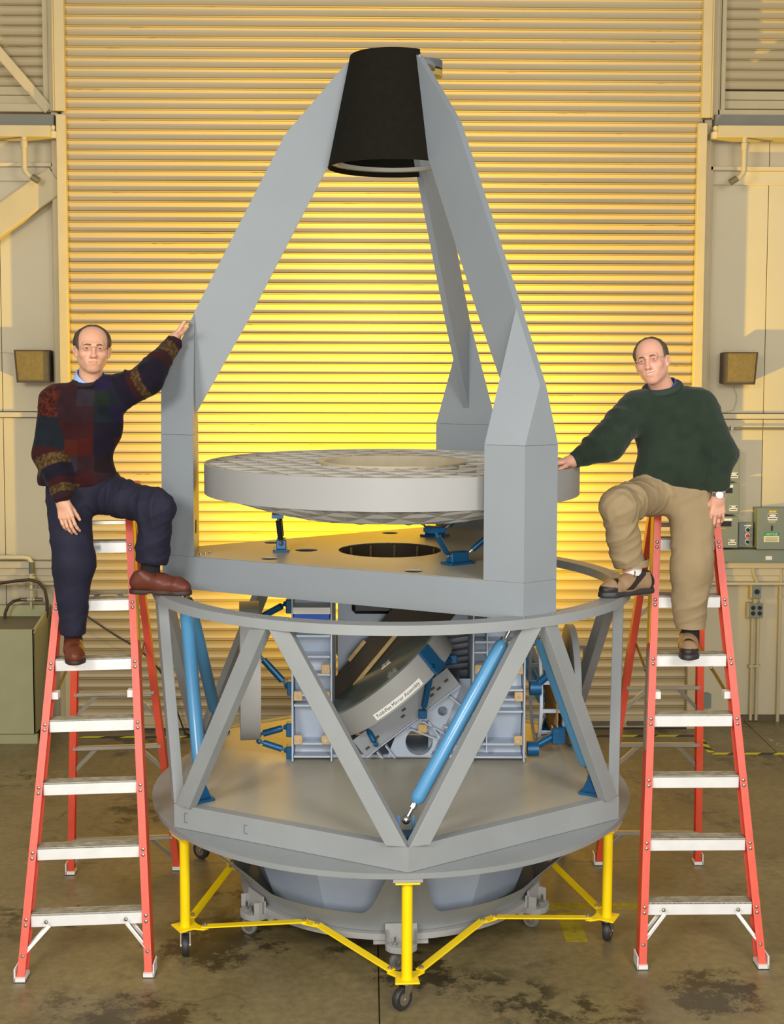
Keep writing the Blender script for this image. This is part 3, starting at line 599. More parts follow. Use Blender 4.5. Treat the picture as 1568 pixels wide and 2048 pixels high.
# caged mesh cylinder at the right
cx = .86; cy = .36; cz = 1.055; hoop = lambda x, rr, tw: MB().lathe([(rr-.022, -tw), (rr, -tw), (rr, tw), (rr-.022, tw)], 56, (x, cy, cz), Matrix.Rotation(PI/2, 3, 'Y'))
cage = tob(hoop(.80, .30, .008), 'mesh_cage', BENCHG, smooth=True)
hoop(.925, .30, .008).ob('hoop', BENCHG, cage, True)
for i in range(12): t = 2*PI*i/12+.2; MB().beam((.80, cy+.29*math.cos(t), cz+.29*math.sin(t)), (.925, cy+.29*math.cos(t), cz+.29*math.sin(t)), .02, .008, (0, math.cos(t), math.sin(t))).ob('cross_bar', BENCHG, cage)
mb = MB(); q = 22
for i in range(-q, q+1):
    for s in (-1, 1):
        o_ = i*.0255; L = .27
        h = math.sqrt(max(0, L*L-o_*o_/1.3))
        if h < .03: continue
        dx, dz = .42*s, 1.0; ln = math.hypot(dx, dz); dx /= ln; dz /= ln
        p0 = Vector((.885, cy+o_-dx*h, cz-dz*h)); p1 = Vector((.885, cy+o_+dx*h, cz+dz*h)); mb.beam(p0, p1, .004, .007, (1, 0, 0))
me = mb.ob('wire_mesh', mat('bronze_mesh', (120, 88, 30), .5, .3), cage, kind='stuff')
MB().lathe([(.001, 0), (.25, 0), (.25, .01), (.001, .01)], 40, (.91, cy, cz), Matrix.Rotation(PI/2, 3, 'Y')).ob('inner_disc', mat('dark_gold_disc', (74, 58, 24), .5), cage, True)
for p, q in (((.755, .05, 1.13), (.90, .02, 1.27)), ((.745, .05, .80), (.89, .1, .865))):
    rod(cage, p, q, .02, TEAL, TEAL); MB().tube((p[0]-.02, p[1], p[2]), (p[0]+.04, p[1], p[2]), .04, n=14).ob('rod_foot', TEAL, cage, True)
MB().bb(.86, .93, .06, .12, .82, .91).ob('cage_foot', TEAL, cage, bevel=.004)
tob(MB().lathe([(.001, 0), (.33, 0), (.33, .035), (.001, .035)], 48, (.975, cy, cz+.02), Matrix.Rotation(PI/2, 3, 'Y')), 'radiator_disc', GREYD, smooth=True)
# small four-legged bracket behind
mb = MB(); mb.bb(1.05, 1.15, .70, .86, 1.195, 1.215)
for x in (1.06, 1.14):
    for y in (.71, .85): mb.bb(x-.007, x+.007, y-.007, y+.007, 1.0, 1.195)
mb.beam((1.06, .71, 1.01), (1.14, .71, 1.19), .01, .01, (0, 1, 0)); mb.beam((1.06, .71, 1.19), (1.10, .71, 1.02), .01, .01, (0, 1, 0)); mb.bb(.96, 1.06, .74, .80, 1.19, 1.21)
tob(mb, 'stand_bracket', GREYD)

# ------------------------------------------------------------------ casters
def caster(parent, c, wr, rz, tyre, top):
    """swivel caster below point c; rz turns the fork"""
    o = empty('caster', c, rz); o.parent = parent
    off = wr*.55; zc = wr-top
    ty = MB().lathe([(wr*.55, -wr*.30), (wr*.9, -wr*.32), (wr, -wr*.2), (wr, wr*.2), (wr*.9, wr*.32), (wr*.55, wr*.30)], 28, (0, off, zc), Matrix.Rotation(PI/2, 3, 'Y')).ob('wheel', tyre, o, True)
    mb = MB(); mb.tube((-wr*.5, off, zc), (wr*.5, off, zc), wr*.13, n=10); mb.tube((-wr*.33, off, zc), (wr*.33, off, zc), wr*.56, n=18)
    for s in (-1, 1):
        x = s*wr*.42; vs = [(-wr*.55, top*.0-wr*.22), (wr*.5, -wr*.22), (off+wr*.2, zc-wr*.1), (off-wr*.1, zc-wr*.18)]
        mb.prism([(-wr*.5, -wr*.2), (wr*.55, -wr*.2), (off+wr*.2, zc-wr*.08), (off-wr*.12, zc-wr*.18)], lambda a, b, dd: Vector((dd, a, b)), x-wr*.04, x+wr*.04)
    mb.tube((0, 0, -wr*.28), (0, 0, -wr*.12), wr*.52, n=18); mb.tube((0, 0, -wr*.12), (0, 0, 0), wr*.2, n=10)
    mb.ob('fork', ZINC, o, True); return o
# yellow support stand: six posts on casters, folding braces
S_ = empty('support_stand', (TX, TY, 0), -YAW, label='yellow steel stand of posts and flat braces on casters under the telescope', cat='stand')
ZF = .135; RP = 1.19
for i, az in enumerate(HEX):
    c = pol(RP, 0, 0, az); rd, td = pol(1, 0, 0, az), pol(0, 1, 0, az)
    ps = MB().tube(c+Vector((0, 0, ZF)), c+Vector((0, 0, .585)), .0245, n=24).ob('post', YEL, S_, True)
    F = lambda a, b, z: c+rd*a+td*b+Vector((0, 0, z))
    mb = MB(); mb.prism([(.05, -.055), (.05, .055), (-.02, .05), (-.055, .085), (-.085, .085), (-.06, .02), (-.06, -.02), (-.085, -.085), (-.055, -.085), (-.02, -.05)], F, ZF-.008, ZF); mb.ob('foot_plate', YEL, ps, bevel=.002)
    mb = MB(); mb.prism([(.045, -.055), (.045, .055), (-.045, .055), (-.045, -.055)], F, .575, .587); mb.ob('top_plate', YEL, ps, bevel=.002)
    mb = MB(); mb.prism([(.05, -.065), (.05, .065), (-.06, .065), (-.06, -.065)], F, .588, .603); mb.ob('shim_plate', RINGG, ps)
    mb = MB()
    for s in (-1, 1): mb.tube(F(-.03, s*.04, .55), F(-.03, s*.04, .587), .006, n=8)
    mb.ob('stud', STEEL, ps)
    caster(S_, c+Vector((0, 0, ZF-.009)), .0525, [2.4, -.4, 1.4, .8, 1.0, 3.3][i] if i else 2.35, RUB, ZF-.009)
    # braces to the next post, hinged at a joint set inwards
    c2 = pol(RP, 0, 0, az+60); j = pol(.845, 0, .06, az+30); e = (c2-c).normalized()
    s0 = c-rd*.06+td*.06; s1 = pol(RP-.06, -.06, 0, az+60)
    j0, j1 = j-e*.022, j+e*.022
    for p, q in ((s0, j0), (s1, j1)):
        p, q = p+Vector((0, 0, ZF+.004)), q+Vector((0, 0, ZF+.004)); b_ = MB().beam(p, q, .042, .007).ob('brace', YEL, S_, bevel=.002)
        mb = MB()
        for f in (.03, .97): v = p.lerp(q, f); mb.tube(v, v+Vector((0, 0, .010)), .011, n=6); mb.tube(v, v+Vector((0, 0, .016)), .006, n=8)
        mb.ob('bolt', ZINC, b_)
    MB().beam(j0-e*.02+Vector((0, 0, ZF-.004)), j1+e*.02+Vector((0, 0, ZF-.004)), .05, .007).ob('joint_plate', YEL, S_, bevel=.002)
# grey transport dolly under the bowl
G = empty('transport_dolly', (TX, TY, 0), -YAW, label='low round grey dolly on small grey casters carrying the bowl', cat='dolly')
for i in range(6):
    MB().lathe([(.62, .128), (.795, .128), (.795, .158), (.62, .158)], 16, a0=ad(3.5+60*i)+.001, a1=ad(63.5+60*i)-.001).ob('ring_board', RINGG, G, True)
for i, az in enumerate(HEX):
    F = lambda a, b, z, az=az: pol(a, b, z, az)
    pts = [(.70, -.075), (.83, -.075)]+[(.83+.055*math.cos(t), .075*math.sin(t)) for t in np.linspace(-PI/2, PI/2, 9)]+[(.83, .075), (.70, .075)]
    ft = MB().prism(pts, F, .098, .127).ob('outrigger', RINGG, G, bevel=.003)
    MB().prism([(.70, -.13), (.80, -.13), (.80, .13), (.70, .13)], F, .112, .1275).ob('backing_board', RINGG, ft)
    mb = MB()
    for s in (-1, 1): mb.prism([(.79, s*.07-.005), (.85, s*.07-.005), (.83, s*.07+.005), (.79, s*.07+.005)], F, .127, .19)
    mb.prism([(.80, -.075), (.81, -.075), (.81, .075), (.80, .075)], F, .127, .215); mb.ob('side_cheek', RINGG, ft)
    for s in (-1, 1): MB().tube(F(.842, s*.03, .127), F(.842, s*.03, .165), .006, n=8).tube(F(.842, s*.03, .127), F(.842, s*.03, .138), .011, n=6).ob('bolt', STEEL, ft)
    caster(G, pol(.82, 0, .0975, az), .043, [2.2, 1.1, .4, 2.0, 2.6, 1.2][i], RUBG, .0975)

# ------------------------------------------------------------------ step ladders
def ladder(name, lab, fl, fr, tl, tr, bl, br, zs, seed):
    """front feet fl fr, front rail tops tl tr, rear feet bl br, step heights zs"""
    fl, fr, tl, tr, bl, br = (Vector(v) for v in (fl, fr, tl, tr, bl, br)); O = Vector(((fl.x+fr.x)/2, (fl.y+bl.y)/2, 0))
    t = empty(name, O, label=lab, cat='ladder'); rel = lambda v: v-O
    up = Vector((0, 0, 1)); ax_ = (fr-fl).normalized()
    def rail(p, q, side, nm, depth, back):
        """channel: front (or rear) flange towards the viewer, web on the outer side"""
        a = (q-p).normalized(); yv = (Vector((0, 1, 0))-a*a.y).normalized(); xv = yv.cross(a)*1.
        if xv.x < 0: xv = -xv
        mb = MB(); w = .036; th = .005
        def bar(x0, x1, y0, y1):
            vs = []
            for c in (p, q):
                for x, y in ((x0, y0), (x1, y0), (x1, y1), (x0, y1)):
                    v = c+xv*x+yv*y; v = v+a*((c.z-v.z)/a.z); vs.append(rel(v))
            mb.add(vs, [(3, 2, 1, 0), (4, 5, 6, 7), (0, 1, 5, 4), (1, 2, 6, 5), (2, 3, 7, 6), (3, 0, 4, 7)])
        bar(-w/2, w/2, 0, th); bar(-w/2, w/2, depth-th, depth); ox = side*w/2; bar(min(ox, ox-side*th), max(ox, ox-side*th), th, depth-th)
        rl = mb.ob(nm, RED, t)
        fm_ = MB(); yo = -.003
        fm_.box(rel(p)+xv*0+Vector((0, depth/2, .012)), (w+.012, depth+.012, .02)); fm_.box(rel(p)+Vector((side*(w/2+.006), depth/2, .035)), (.006, depth+.012, .06))
        fm_.ob('rail_boot', ALU, rl); MB().box(rel(p)+Vector((0, depth/2, .0015)), (w+.016, depth+.016, .004)).ob('rubber_pad', RUB, rl)
        return rl
    r1 = rail(fl, tl, -1, 'front_rail', .075, 0); r2 = rail(fr, tr, 1, 'front_rail', .075, 0)
    htop = tl.z; bl2 = Vector((tl.x+.02, tl.y+.11, htop)); br2 = Vector((tr.x-.02, tr.y+.11, htop))
    q1 = rail(bl, bl2, -1, 'rear_rail', .05, 1); q2 = rail(br, br2, 1, 'rear_rail', .05, 1)
    at = lambda p, q, z: p+(q-p)*((z-p.z)/(q.z-p.z))
    for n, z in enumerate(zs):
        p, q = rel(at(fl, tl, z)), rel(at(fr, tr, z)); e = (q-p).normalized(); L = (q-p).length; yv = Vector((-e.y, e.x, 0)).normalized()
        c0, c1 = p+e*.0185+yv*.008, q-e*.0185+yv*.008
        mb = MB()
        F = lambda a, b, z_: c0+e*a+yv*b+up*z_
        LL = (c1-c0).length
        mb.prism([(0, 0), (LL, 0), (LL, .004), (0, .004)], F, -.058, 0)          # front skirt
        mb.mi = 1; mb.prism([(0, .0), (LL, .0), (LL, .078), (0, .078)], F, -.006, -.0005)
        for b0 in (.004, .024, .044, .064): mb.prism([(0, b0), (LL, b0), (LL, b0+.010), (0, b0+.010)], F, -.0005, .0025)
        mb.mi = 0; mb.prism([(0, .074), (LL, .074), (LL, .078), (0, .078)], F, -.045, -.006)
        s = mb.ob('step', [ALU, TREAD], t)
        for pt in (p, q):
            for dz in (-.016, -.040):
                v = rel(at(fl, tl, z+dz)) if pt is p else rel(at(fr, tr, z+dz)); mb = MB(); mb.sphere(v-Vector((0, .001, 0)), .0095, 8, (1, .5, 1)); mb.ob('rivet', ZINC, s, True)
    # lower braces under the first step
    p, q = rel(at(fl, tl, zs[0]-.05)), rel(at(fr, tr, zs[0]-.05)); e = (q-p).normalized(); lo0, lo1 = rel(at(fl, tl, .105)), rel(at(fr, tr, .105)); L = (q-p).length
    for a0, a1 in ((lo0, p+e*L*.19), (lo1, q-e*L*.17)):
        for dy in (.012, .07):
            v = Vector((0, dy, 0)); MB().beam(a0+v, a1+v, .004, .020, (0, 1, 0)).beam(a0+v+Vector((0, .008, 0)), a1+v+Vector((0, .008, 0)), .016, .004, (0, 1, 0)).ob('lower_brace', ALU, t)
    mb = MB()
    for v in (lo0, lo1, p+e*L*.17+up*.025, q-e*L*.17+up*.025): mb.sphere(v-Vector((0, .0, 0)), .010, 8, (1, .5, 1))
    mb.ob('brace_rivet', ZINC, t)
    # rear horizontals with diagonal stays
    for z in (.20, .74, 1.05+.03*seed, 1.62, 2.0):
        p, q = rel(at(bl, bl2, z)), rel(at(br, br2, z)); e = (q-p).normalized()
        rb = MB().beam(p+Vector((0, .012, 0)), q+Vector((0, .012, 0)), .028, .022).ob('rear_bar', ZINC, t, bevel=.002)
        if z < 1.9:
            for s, pt, rl0, rl1 in ((1, p, bl, bl2), (-1, q, br, br2)):
                lo = rel(at(rl0, rl1, z-.13)); MB().beam(lo+Vector((s*.01, .014, 0)), pt+e*s*.13+Vector((0, .014, 0)), .022, .004, (0, 1, 0)).ob('rear_stay', ZINC, t)
    # spreaders: front rail to rear rail, locked open
    for (f0, f1, b0, b1, s) in ((fl, tl, bl, bl2, 1), (fr, tr, br, br2, -1)):
        p = rel(at(f0, f1, 1.21))+Vector((s*.025, .06, 0)); q = rel(at(b0, b1, 1.33))+Vector((s*.02, .0, 0)); m_ = (p+q)/2+up*.0
        sb = MB().beam(p, m_, .005, .024).beam(m_-Vector((0, 0, 0)), q, .005, .024).ob('spreader', BRASS, t)
        MB().tube(m_-Vector((.008, 0, 0)), m_+Vector((.008, 0, 0)), .012, n=10).ob('spreader_pivot', ZINC, sb)
        MB().box(p+Vector((s*.005, -.02, 0)), (.035, .05, .035)).ob('spreader_clip', ALU, sb)
    # top cap
    c = (rel(tl)+rel(tr))/2; w = (tr-tl).length+.10
    mb = MB(); F = lambda a, b, z: c+ax_*a+Vector((0, b, 0))+up*z
    mb.prism([(-w/2, -.05), (w/2, -.05), (w/2-.01, .20), (-w/2+.01, .20)], F, -.055, .012); mb.ob('top_cap', mat('orange_cap', (208, 74, 46), .5), t, bevel=.008)
    # yellow caution strip on the outside of the rail nearer the telescope
    return t, fl, fr, tl, tr, rel, at
t, fl, fr, tl, tr, rel, at = ladder('step_ladder', 'orange fibreglass step ladder with a striped-sweater man on it, left of telescope', (-1.600, 5.884, 0), (-1.0175, 5.926, 0), (-1.550, 6.78, 2.205), (-1.2515, 6.822, 2.205), (-1.654, 7.150, 0), (-1.072, 7.21, 0), [.268+.2773*k for k in range(7)], 0)
YLAB = mat('yellow_caution_label', (232, 190, 20), .5)
v0, v1 = at(fr, tr, 1.45), at(fr, tr, 2.12); MB().beam(rel(v0)+Vector((.0195, .04, 0)), rel(v1)+Vector((.0195, .04, 0)), .002, .06, (0, 1, 0)).ob('caution_label', YLAB, t)
p = rel(at(fl, tl, 1.9318)).lerp(rel(at(fr, tr, 1.9318)), .42)+Vector((0, .0065, -.03)); mb = MB(); mb.box(p, (.10, .002, .03)); mb.mi = 1; mb.box(p+Vector((-.01, -.001, 0)), (.022, .001, .02)); mb.box(p+Vector((.028, -.001, .004)), (.035, .001, .004)); mb.box(p+Vector((.028, -.001, -.005)), (.035, .001, .003)); mb.ob('maker_label', [WHITE, mat('label_grey', (130, 130, 128), .5)], t)
t, fl, fr, tl, tr, rel, at = ladder('step_ladder', 'orange fibreglass step ladder with a green-sweater man on it, right of telescope', (1.297, 5.978, 0), (1.868, 5.978, 0), (1.494, 6.70, 2.24), (1.772, 6.707, 2.24), (1.313, 7.26, 0), (1.882, 7.255, 0), [.2814+.2798*k for k in range(7)], 1)
for z0, z1, mm, nm in ((1.45, 2.12, YLAB, 'caution_label'), (.95, 1.42, mat('faded_label', (150, 130, 110), .6, var=.2, scale=40), 'faded_label')):
    v0, v1 = at(fl, tl, z0), at(fl, tl, z1); MB().beam(rel(v0)+Vector((-.0195, .04, 0)), rel(v1)+Vector((-.0195, .04, 0)), .002, .06, (0, 1, 0)).ob(nm, mm, t)
# ------------------------------------------------------------------ wall-mounted things
def wallspk(x0, x1, z0, z1, skew, lab, flip):
    cx, cz = (x0+x1)/2, (z0+z1)/2; t = empty('wall_speaker', (cx, 10.15, cz), label=lab, cat='speaker'); w, h = (x1-x0)/2, (z1-z0)/2
    fr_ = [(-w-skew, h), (w-skew*.2, h), (w+skew*.0, -h), (-w+skew*.6, -h)] if not flip else [(-w+skew*.2, h), (w+skew, h), (w-skew*.6, -h), (-w, -h)]
    BR = mat('dark_brown_case', (62, 46, 24), .5)
    mb = MB(); n = 4; F = lambda s, y: [Vector((a*s, y, b*s)) for a, b in fr_]
    out_, inn = F(1, -.06), F(.93, -.06); inb = F(.93, -.045); bk = [Vector((v.x*.9, .12, v.z*.95)) for v in F(1, 0)]
    mb.add(out_+inn+inb+bk, [(i, (i+1) % 4, 4+(i+1) % 4, 4+i) for i in range(4)]+[(4+i, 4+(i+1) % 4, 8+(i+1) % 4, 8+i) for i in range(4)]+[(i, 12+i, 12+(i+1) % 4, (i+1) % 4) for i in range(4)]+[(12, 13, 14, 15)])
    mb.ob('case', BR, t)
    MB().add(inb+[v+Vector((0, .01, 0)) for v in inb], [(0, 1, 2, 3), (4, 7, 6, 5)]).ob('grille_cloth', mat('grille_cloth', (128, 112, 70), .9, var=.12, scale=40, bump=.3, bscale=300), t); return t
wallspk(-2.69, -2.43, 2.682, 2.931, .012, 'brown boxed wall speaker with tan cloth front, above the striped-sweater man', False)
wallspk(2.735, 2.985, 2.682, 2.931, .012, 'brown boxed wall speaker with tan cloth front, above the green-sweater man', True)
wire = lambda pts, lab: tag(MB().path(pts, .003, 6).ob('speaker_wire', mat('pale_wire', (196, 184, 150), .6), smooth=True), lab, 'wire')
wire([(2.865, 10.24, 2.67), (2.868, 10.25, 2.63), (2.885, 10.25, 2.60), (2.882, 10.25, 2.54), (2.862, 10.255, 2.48), (2.80, 10.255, 2.462), (2.70, 10.225, 2.455)], 'thin pale wire looping below the right wall speaker')
wire([(-2.68, 10.24, 2.90), (-2.72, 10.255, 2.895), (-2.78, 10.255, 2.91), (-2.88, 10.255, 2.92)], 'thin pale wire running left from the left wall speaker')
# horizontal conduit
t = empty('wall_conduit', (3.2, 10.22, 2.337), label='thin grey conduit running along the wall behind the green-sweater man', cat='conduit')
MB().tube((-.6, 0, 0), (1.2, 0, 0), .0085, n=10).ob('pipe', mat('galvanised_pipe', (140, 134, 116), .4, .5), t, True)
for x in (-.36, .12): MB().box((x, .0, 0), (.02, .035, .035)).ob('pipe_strap', ZINC, t)
# disconnect boxes
def dbox(name, x0, x1, z0, z1, lab, cat, group=None, dep=.10, y=10.27):
    t = empty(name, ((x0+x1)/2, y, z0), label=lab, cat=cat, group=group); w = (x1-x0)/2; h = z1-z0
    MB().bb(-w, w, -dep, -.0005, 0, h).ob('body', GBOX, t, bevel=.004)
    c = MB().bb(-w-.004, w+.004, -dep-.012, -dep, -.004, h+.004).ob('cover', GBOX, t, bevel=.003); return t, w, h, -dep-.012
def sticker(t, x, y, z, w, h, kind='danger'):
    mb = MB(); mb.bb(x-w/2, x+w/2, y-.0015, y, z-h/2, z+h/2); mb.mi = 1
    if kind == 'danger':
        mb.bb(x-w*.47, x+w*.47, y-.002, y-.001, z+h*.02, z+h*.42); mb.mi = 0
        mb.prism([(x+w*.40*math.cos(a), z+h*.22+h*.15*math.sin(a)) for a in np.linspace(0, 2*PI, 16)[:-1]], lambda a, b, dd: Vector((a, dd, b)), y-.003, y-.0015); mb.mi = 1
        mb.bb(x-w*.42, x+w*.42, y-.002, y-.001, z-h*.32, z-h*.18)
    mb.ob('warning_sticker', [WHITE, INK], t)
for i, (z0, z1, x1, desc) in enumerate(((1.935, 2.175, 2.885, 'topmost grey disconnect box of three, beside the green sweater elbow'), (1.677, 1.911, 2.888, 'middle grey disconnect box of three, with black window plate'), (1.411, 1.650, 2.883, 'lowest grey disconnect box of three, standing on the wide grey trough'))):
    t, w, h, y = dbox('disconnect_box', 2.70, x1, z0, z1, desc, 'switch box', 'three disconnect boxes in a column', .12)
    sticker(t, .05, y, .042, .062, .044)
    if i: MB().bb(-.06, .04, y-.002, y, h-.075, h-.035).ob('window_plate', INK, t); MB().bb(-.06, .045, y-.0015, y, h-.03, h-.012).ob('name_plate', WHITE, t); MB().bb(-.06, -.005, y-.0015, y, h-.095, h-.085).ob('orange_strip', mat('orange_strip', (196, 150, 40), .5), t)
    else: MB().bb(-.02, .03, y-.0015, y, h-.03, h-.012).ob('name_plate', WHITE, t)
    if i: MB().tube((.0, -.05, h+.004), (.0, -.05, h+.026), .018, n=12).ob('nipple', ZINC, t)
t, w, h, y = dbox('control_station', 2.909, 3.014, 1.408, 1.594, 'small grey push-button station with one red button between two black ones', 'control station', None, .07)
for z, cc, nm in ((.135, INK, 'black_button'), (.088, mat('red_button', (196, 40, 30), .4), 'red_button'), (.04, INK, 'black_button')):
    b_ = MB().tube((.012, y-.006, z), (.012, y, z), .020, n=18).ob('bezel', ALU, t, True); MB().tube((.012, y-.02, z), (.012, y-.006, z), .014, n=16).ob(nm, cc, b_, True)
MB().bb(-.015, .04, y-.0015, y, .162, .172).ob('legend_plate', WHITE, t)
t, w, h, y = dbox('panel_box', 3.035, 3.30, 1.40, 1.717, 'large grey electrical panel box with green notice sign at the right edge', 'panel box', None, .14)
sticker(t, -.02, y, .252, .075, .052); MB().bb(-.048, .008, y-.0015, y, .287, .303).ob('yellow_tag', YLAB, t); MB().bb(-.05, .005, y-.0015, y, .205, .222).ob('name_plate', mat('tan_plate', (170, 160, 120), .5), t)
mb = MB(); mb.bb(-.030, -.020, y-.008, y, .145, .185); mb.ob('latch', INK, t)
mb = MB(); mb.bb(-.085, .035, y-.0015, y, .055, .13); mb.mi = 1; mb.bb(-.085, .035, y-.0025, y-.001, .103, .13); mb.mi = 2
text_mb(mb, 'NOTICE', .024, lambda a, b: Vector((-.025+a, y-.0035, .1165+b))); mb.mi = 3
for i in range(4): mb.bb(-.072, .022, y-.0025, y-.001, .09-i*.0085-.003, .09-i*.0085)
mb.ob('notice_sign', [mat('cream_sign', (226, 220, 180), .5), mat('sign_green', (40, 150, 80), .5), WHITE, mat('sign_print', (110, 104, 80), .5)], t)
t = empty('wire_trough', (3.1, 10.268, 1.291), label='long grey wiring trough below the electrical boxes', cat='trough')
MB().add([(-.42, -.12, 0), (1.2, -.12, 0), (1.2, -.12, .10), (-.435, -.12, .10), (-.42, 0, 0), (1.2, 0, 0), (1.2, 0, .10), (-.435, 0, .10)], [(0, 1, 2, 3), (4, 7, 6, 5), (0, 4, 5, 1), (3, 2, 6, 7), (0, 3, 7, 4), (1, 5, 6, 2)]).ob('trough_body', GBOX, t, bevel=.003)
MB().bb(.01, .06, -.1215, -.12, .02, .05).ob('torn_sticker', WHITE, t)
t = empty('switch_box', (3.057, 10.27, .995), label='small cream switch box with round black knob under the trough', cat='switch box')
MB().bb(-.045, .03, -.07, 0, 0, .115).ob('body', TRIMP, t, bevel=.006); fp = MB().bb(-.032, .038, -.078, -.07, .0, .112).ob('face_plate', GBOX, t, bevel=.003); MB().tube((.004, -.086, .056), (.004, -.078, .056), .02, n=18).ob('knob', INK, t, True)
MB().path([(-.02, -.05, .295), (-.02, -.05, .21), (-.012, -.05, .18), (.008, -.05, .145), (.012, -.05, .115)], .015, 12).ob('conduit', TRIMP, t, True)
t = empty('outlet_box', (3.055, 10.27, .84), label='grey four-socket outlet box below the small switch box', cat='outlet box')
MB().bb(-.062, .05, -.07, 0, 0, .118).ob('body', TRIMP, t, bevel=.006); MB().bb(-.05, .06, -.078, -.07, .002, .118).ob('face_plate', GBOX, t, bevel=.003)
for x in (-.02, .032):
    for z in (.038, .082): MB().tube((x, -.082, z), (x, -.078, z), .017, n=16).ob('socket', INK, t, True)
MB().tube((.005, -.04, .118), (.005, -.04, .155), .016, n=12).ob('conduit_stub', TRIMP, t, True)
for x in (-.01, .035): MB().tube((x, -.035, -.83), (x, -.035, 0), .013, n=12).ob('conduit', TRIMP, t, True)
MB().bb(-.035, .06, -.05, 0, -.40, -.385).ob('pipe_strap', TRIMP, t)
t = empty('wall_pipe', (3.262, 10.235, 0), label='cream vertical pipe dropping from the trough near the right edge', cat='pipe')
MB().tube((0, 0, .0), (0, 0, 1.285), .014, n=12).ob('pipe', TRIMP, t, True); MB().tube((0, 0, .99), (0, 0, 1.02), .018, n=12).ob('coupling', TRIMP, t, True)
t = empty('junction_box', (2.69, 10.27, .117), label='small grey junction box low on the wall behind the right ladder', cat='junction box')
MB().bb(-.04, .03, -.06, 0, 0, .11).ob('body', GBOX, t, bevel=.006); MB().bb(-.042, .032, -.066, -.06, -.002, .112).ob('cover', GBOX, t)
# ------------------------------------------------------------------ left corner: sink cabinet, water pipe with hoses
t = empty('sink_cabinet', (-2.9, 9.9, 0), label='sage green cabinet with sunken top at the left edge', cat='cabinet')
mb = MB(); mb.bb(-.6, .42, -.225, -.21, .07, .86); mb.bb(.405, .42, -.225, .30, .07, .86); mb.bb(-.6, .42, .28, .30, .07, .95); mb.bb(-.6, .40, -.2, .28, .07, .09); mb.ob('body', SINK, t, bevel=.003)
MB().bb(-.6, .435, -.235, -.20, .0, .068).ob('plinth', SINK, t)
MB().bb(-.6, .405, -.21, .28, .845, .858).ob('stained_top', DUSTY, t)
mb = MB(); mb.prism([(-.225, .845), (-.19, .86), (.28, .95), (.30, .95), (.30, .86), (-.225, .83)], lambda a, b, dd: Vector((dd, a, b)), .405, .425); mb.bb(-.6, .41, .27, .30, .86, .95); mb.ob('splash_rim', mat('pale_sage', (176, 174, 130), .5), t, bevel=.003)
t = empty('water_pipe', (-2.616, 10.2, .95), label='cream water pipe with valves and hose fittings above the cabinet', cat='pipe')
PT = mat('cream_pipe', (206, 196, 160), .5)
MB().path([(-1.2, -.03, .37), (-.06, -.03, .375), (-.02, -.03, .368), (0, -.03, .34), (0, -.03, .24)], .018, 12).ob('pipe', PT, t, True)
MB().tube((0, -.03, .25), (0, -.03, .34), .020, n=12).ob('dark_sleeve', mat('grey_green_sleeve', (96, 104, 84), .5), t, True)
v = MB().tube((0, -.05, .04), (0, -.05, .25), .013, n=12).ob('manifold', PT, t, True)
VM = mat('pale_fitting', (196, 186, 150), .4, .3); MB().tube((-.03, -.05, .22), (.03, -.05, .22), .016, n=10).sphere((0, -.055, .22), .024, 10).ob('valve', VM, t, True)
mb = MB(); mb.tube((-.055, -.06, .05), (.07, -.06, .05), .012, n=10); mb.tube((0, -.06, -.02), (0, -.06, .06), .012, n=10); mb.sphere((0, -.06, .05), .02, 10); mb.ob('valve', VM, t, True)
mb = MB()
for z in (.13, .17): mb.tube((-.05, -.07, z), (.09, -.07, z), .004, n=8); mb.tube((.09, -.07, z-.008), (.09, -.07, z+.008), .004, n=8)
for x in (-.04, .04): mb.tube((x, -.07, .12), (x, -.07, .18), .003, n=6)
mb.ob('wire_handle', ZINC, t, True)
mb = MB(); mb.tube((-.09, -.065, .05), (-.03, -.065, .05), .014, n=10); mb.tube((.03, -.065, .05), (.09, -.065, .05), .014, n=10); mb.ob('hose_coupling', mat('brass_fitting', (120, 112, 80), .4, .6), t, True)
HB = mat('dark_brown_hose', (62, 46, 30), .5)
tag(MB().path([(-3.2, 10.06, 1.135), (-2.83, 10.06, 1.141), (-2.71, 10.05, 1.160), (-2.60, 10.04, 1.172), (-2.53, 10.05, 1.150), (-2.485, 10.05, 1.09), (-2.470, 10.05, 1.0), (-2.475, 10.06, .90), (-2.485, 10.06, .865)], .012, 10).ob('rubber_hose', HB, smooth=True), 'long dark hose arching over the valves down into the cabinet', 'hose')
tag(MB().path([(-2.80, 10.06, .865), (-2.795, 10.06, .91), (-2.775, 10.07, .965), (-2.74, 10.08, .995), (-2.70, 10.13, 1.0)], .012, 10).ob('rubber_hose', HB, smooth=True), 'short dark hose curving from the lower valve down into the cabinet', 'hose')
# black cable behind the left ladder
tag(MB().path([(-2.36, 9.99, 1.02), (-2.2, 9.985, .93), (-1.95, 9.98, .76), (-1.75, 9.98, .64), (-1.60, 9.98, .48), (-1.52, 9.97, .30), (-1.45, 9.95, .12), (-1.40, 9.90, .008), (-1.25, 9.75, .007), (-1.05, 9.55, .007), (-.8, 9.2, .007), (-.5, 8.7, .007)], .007, 8).ob('power_cable', BLK, smooth=True), 'thin black cable hanging across the door foot behind the left ladder', 'cable')
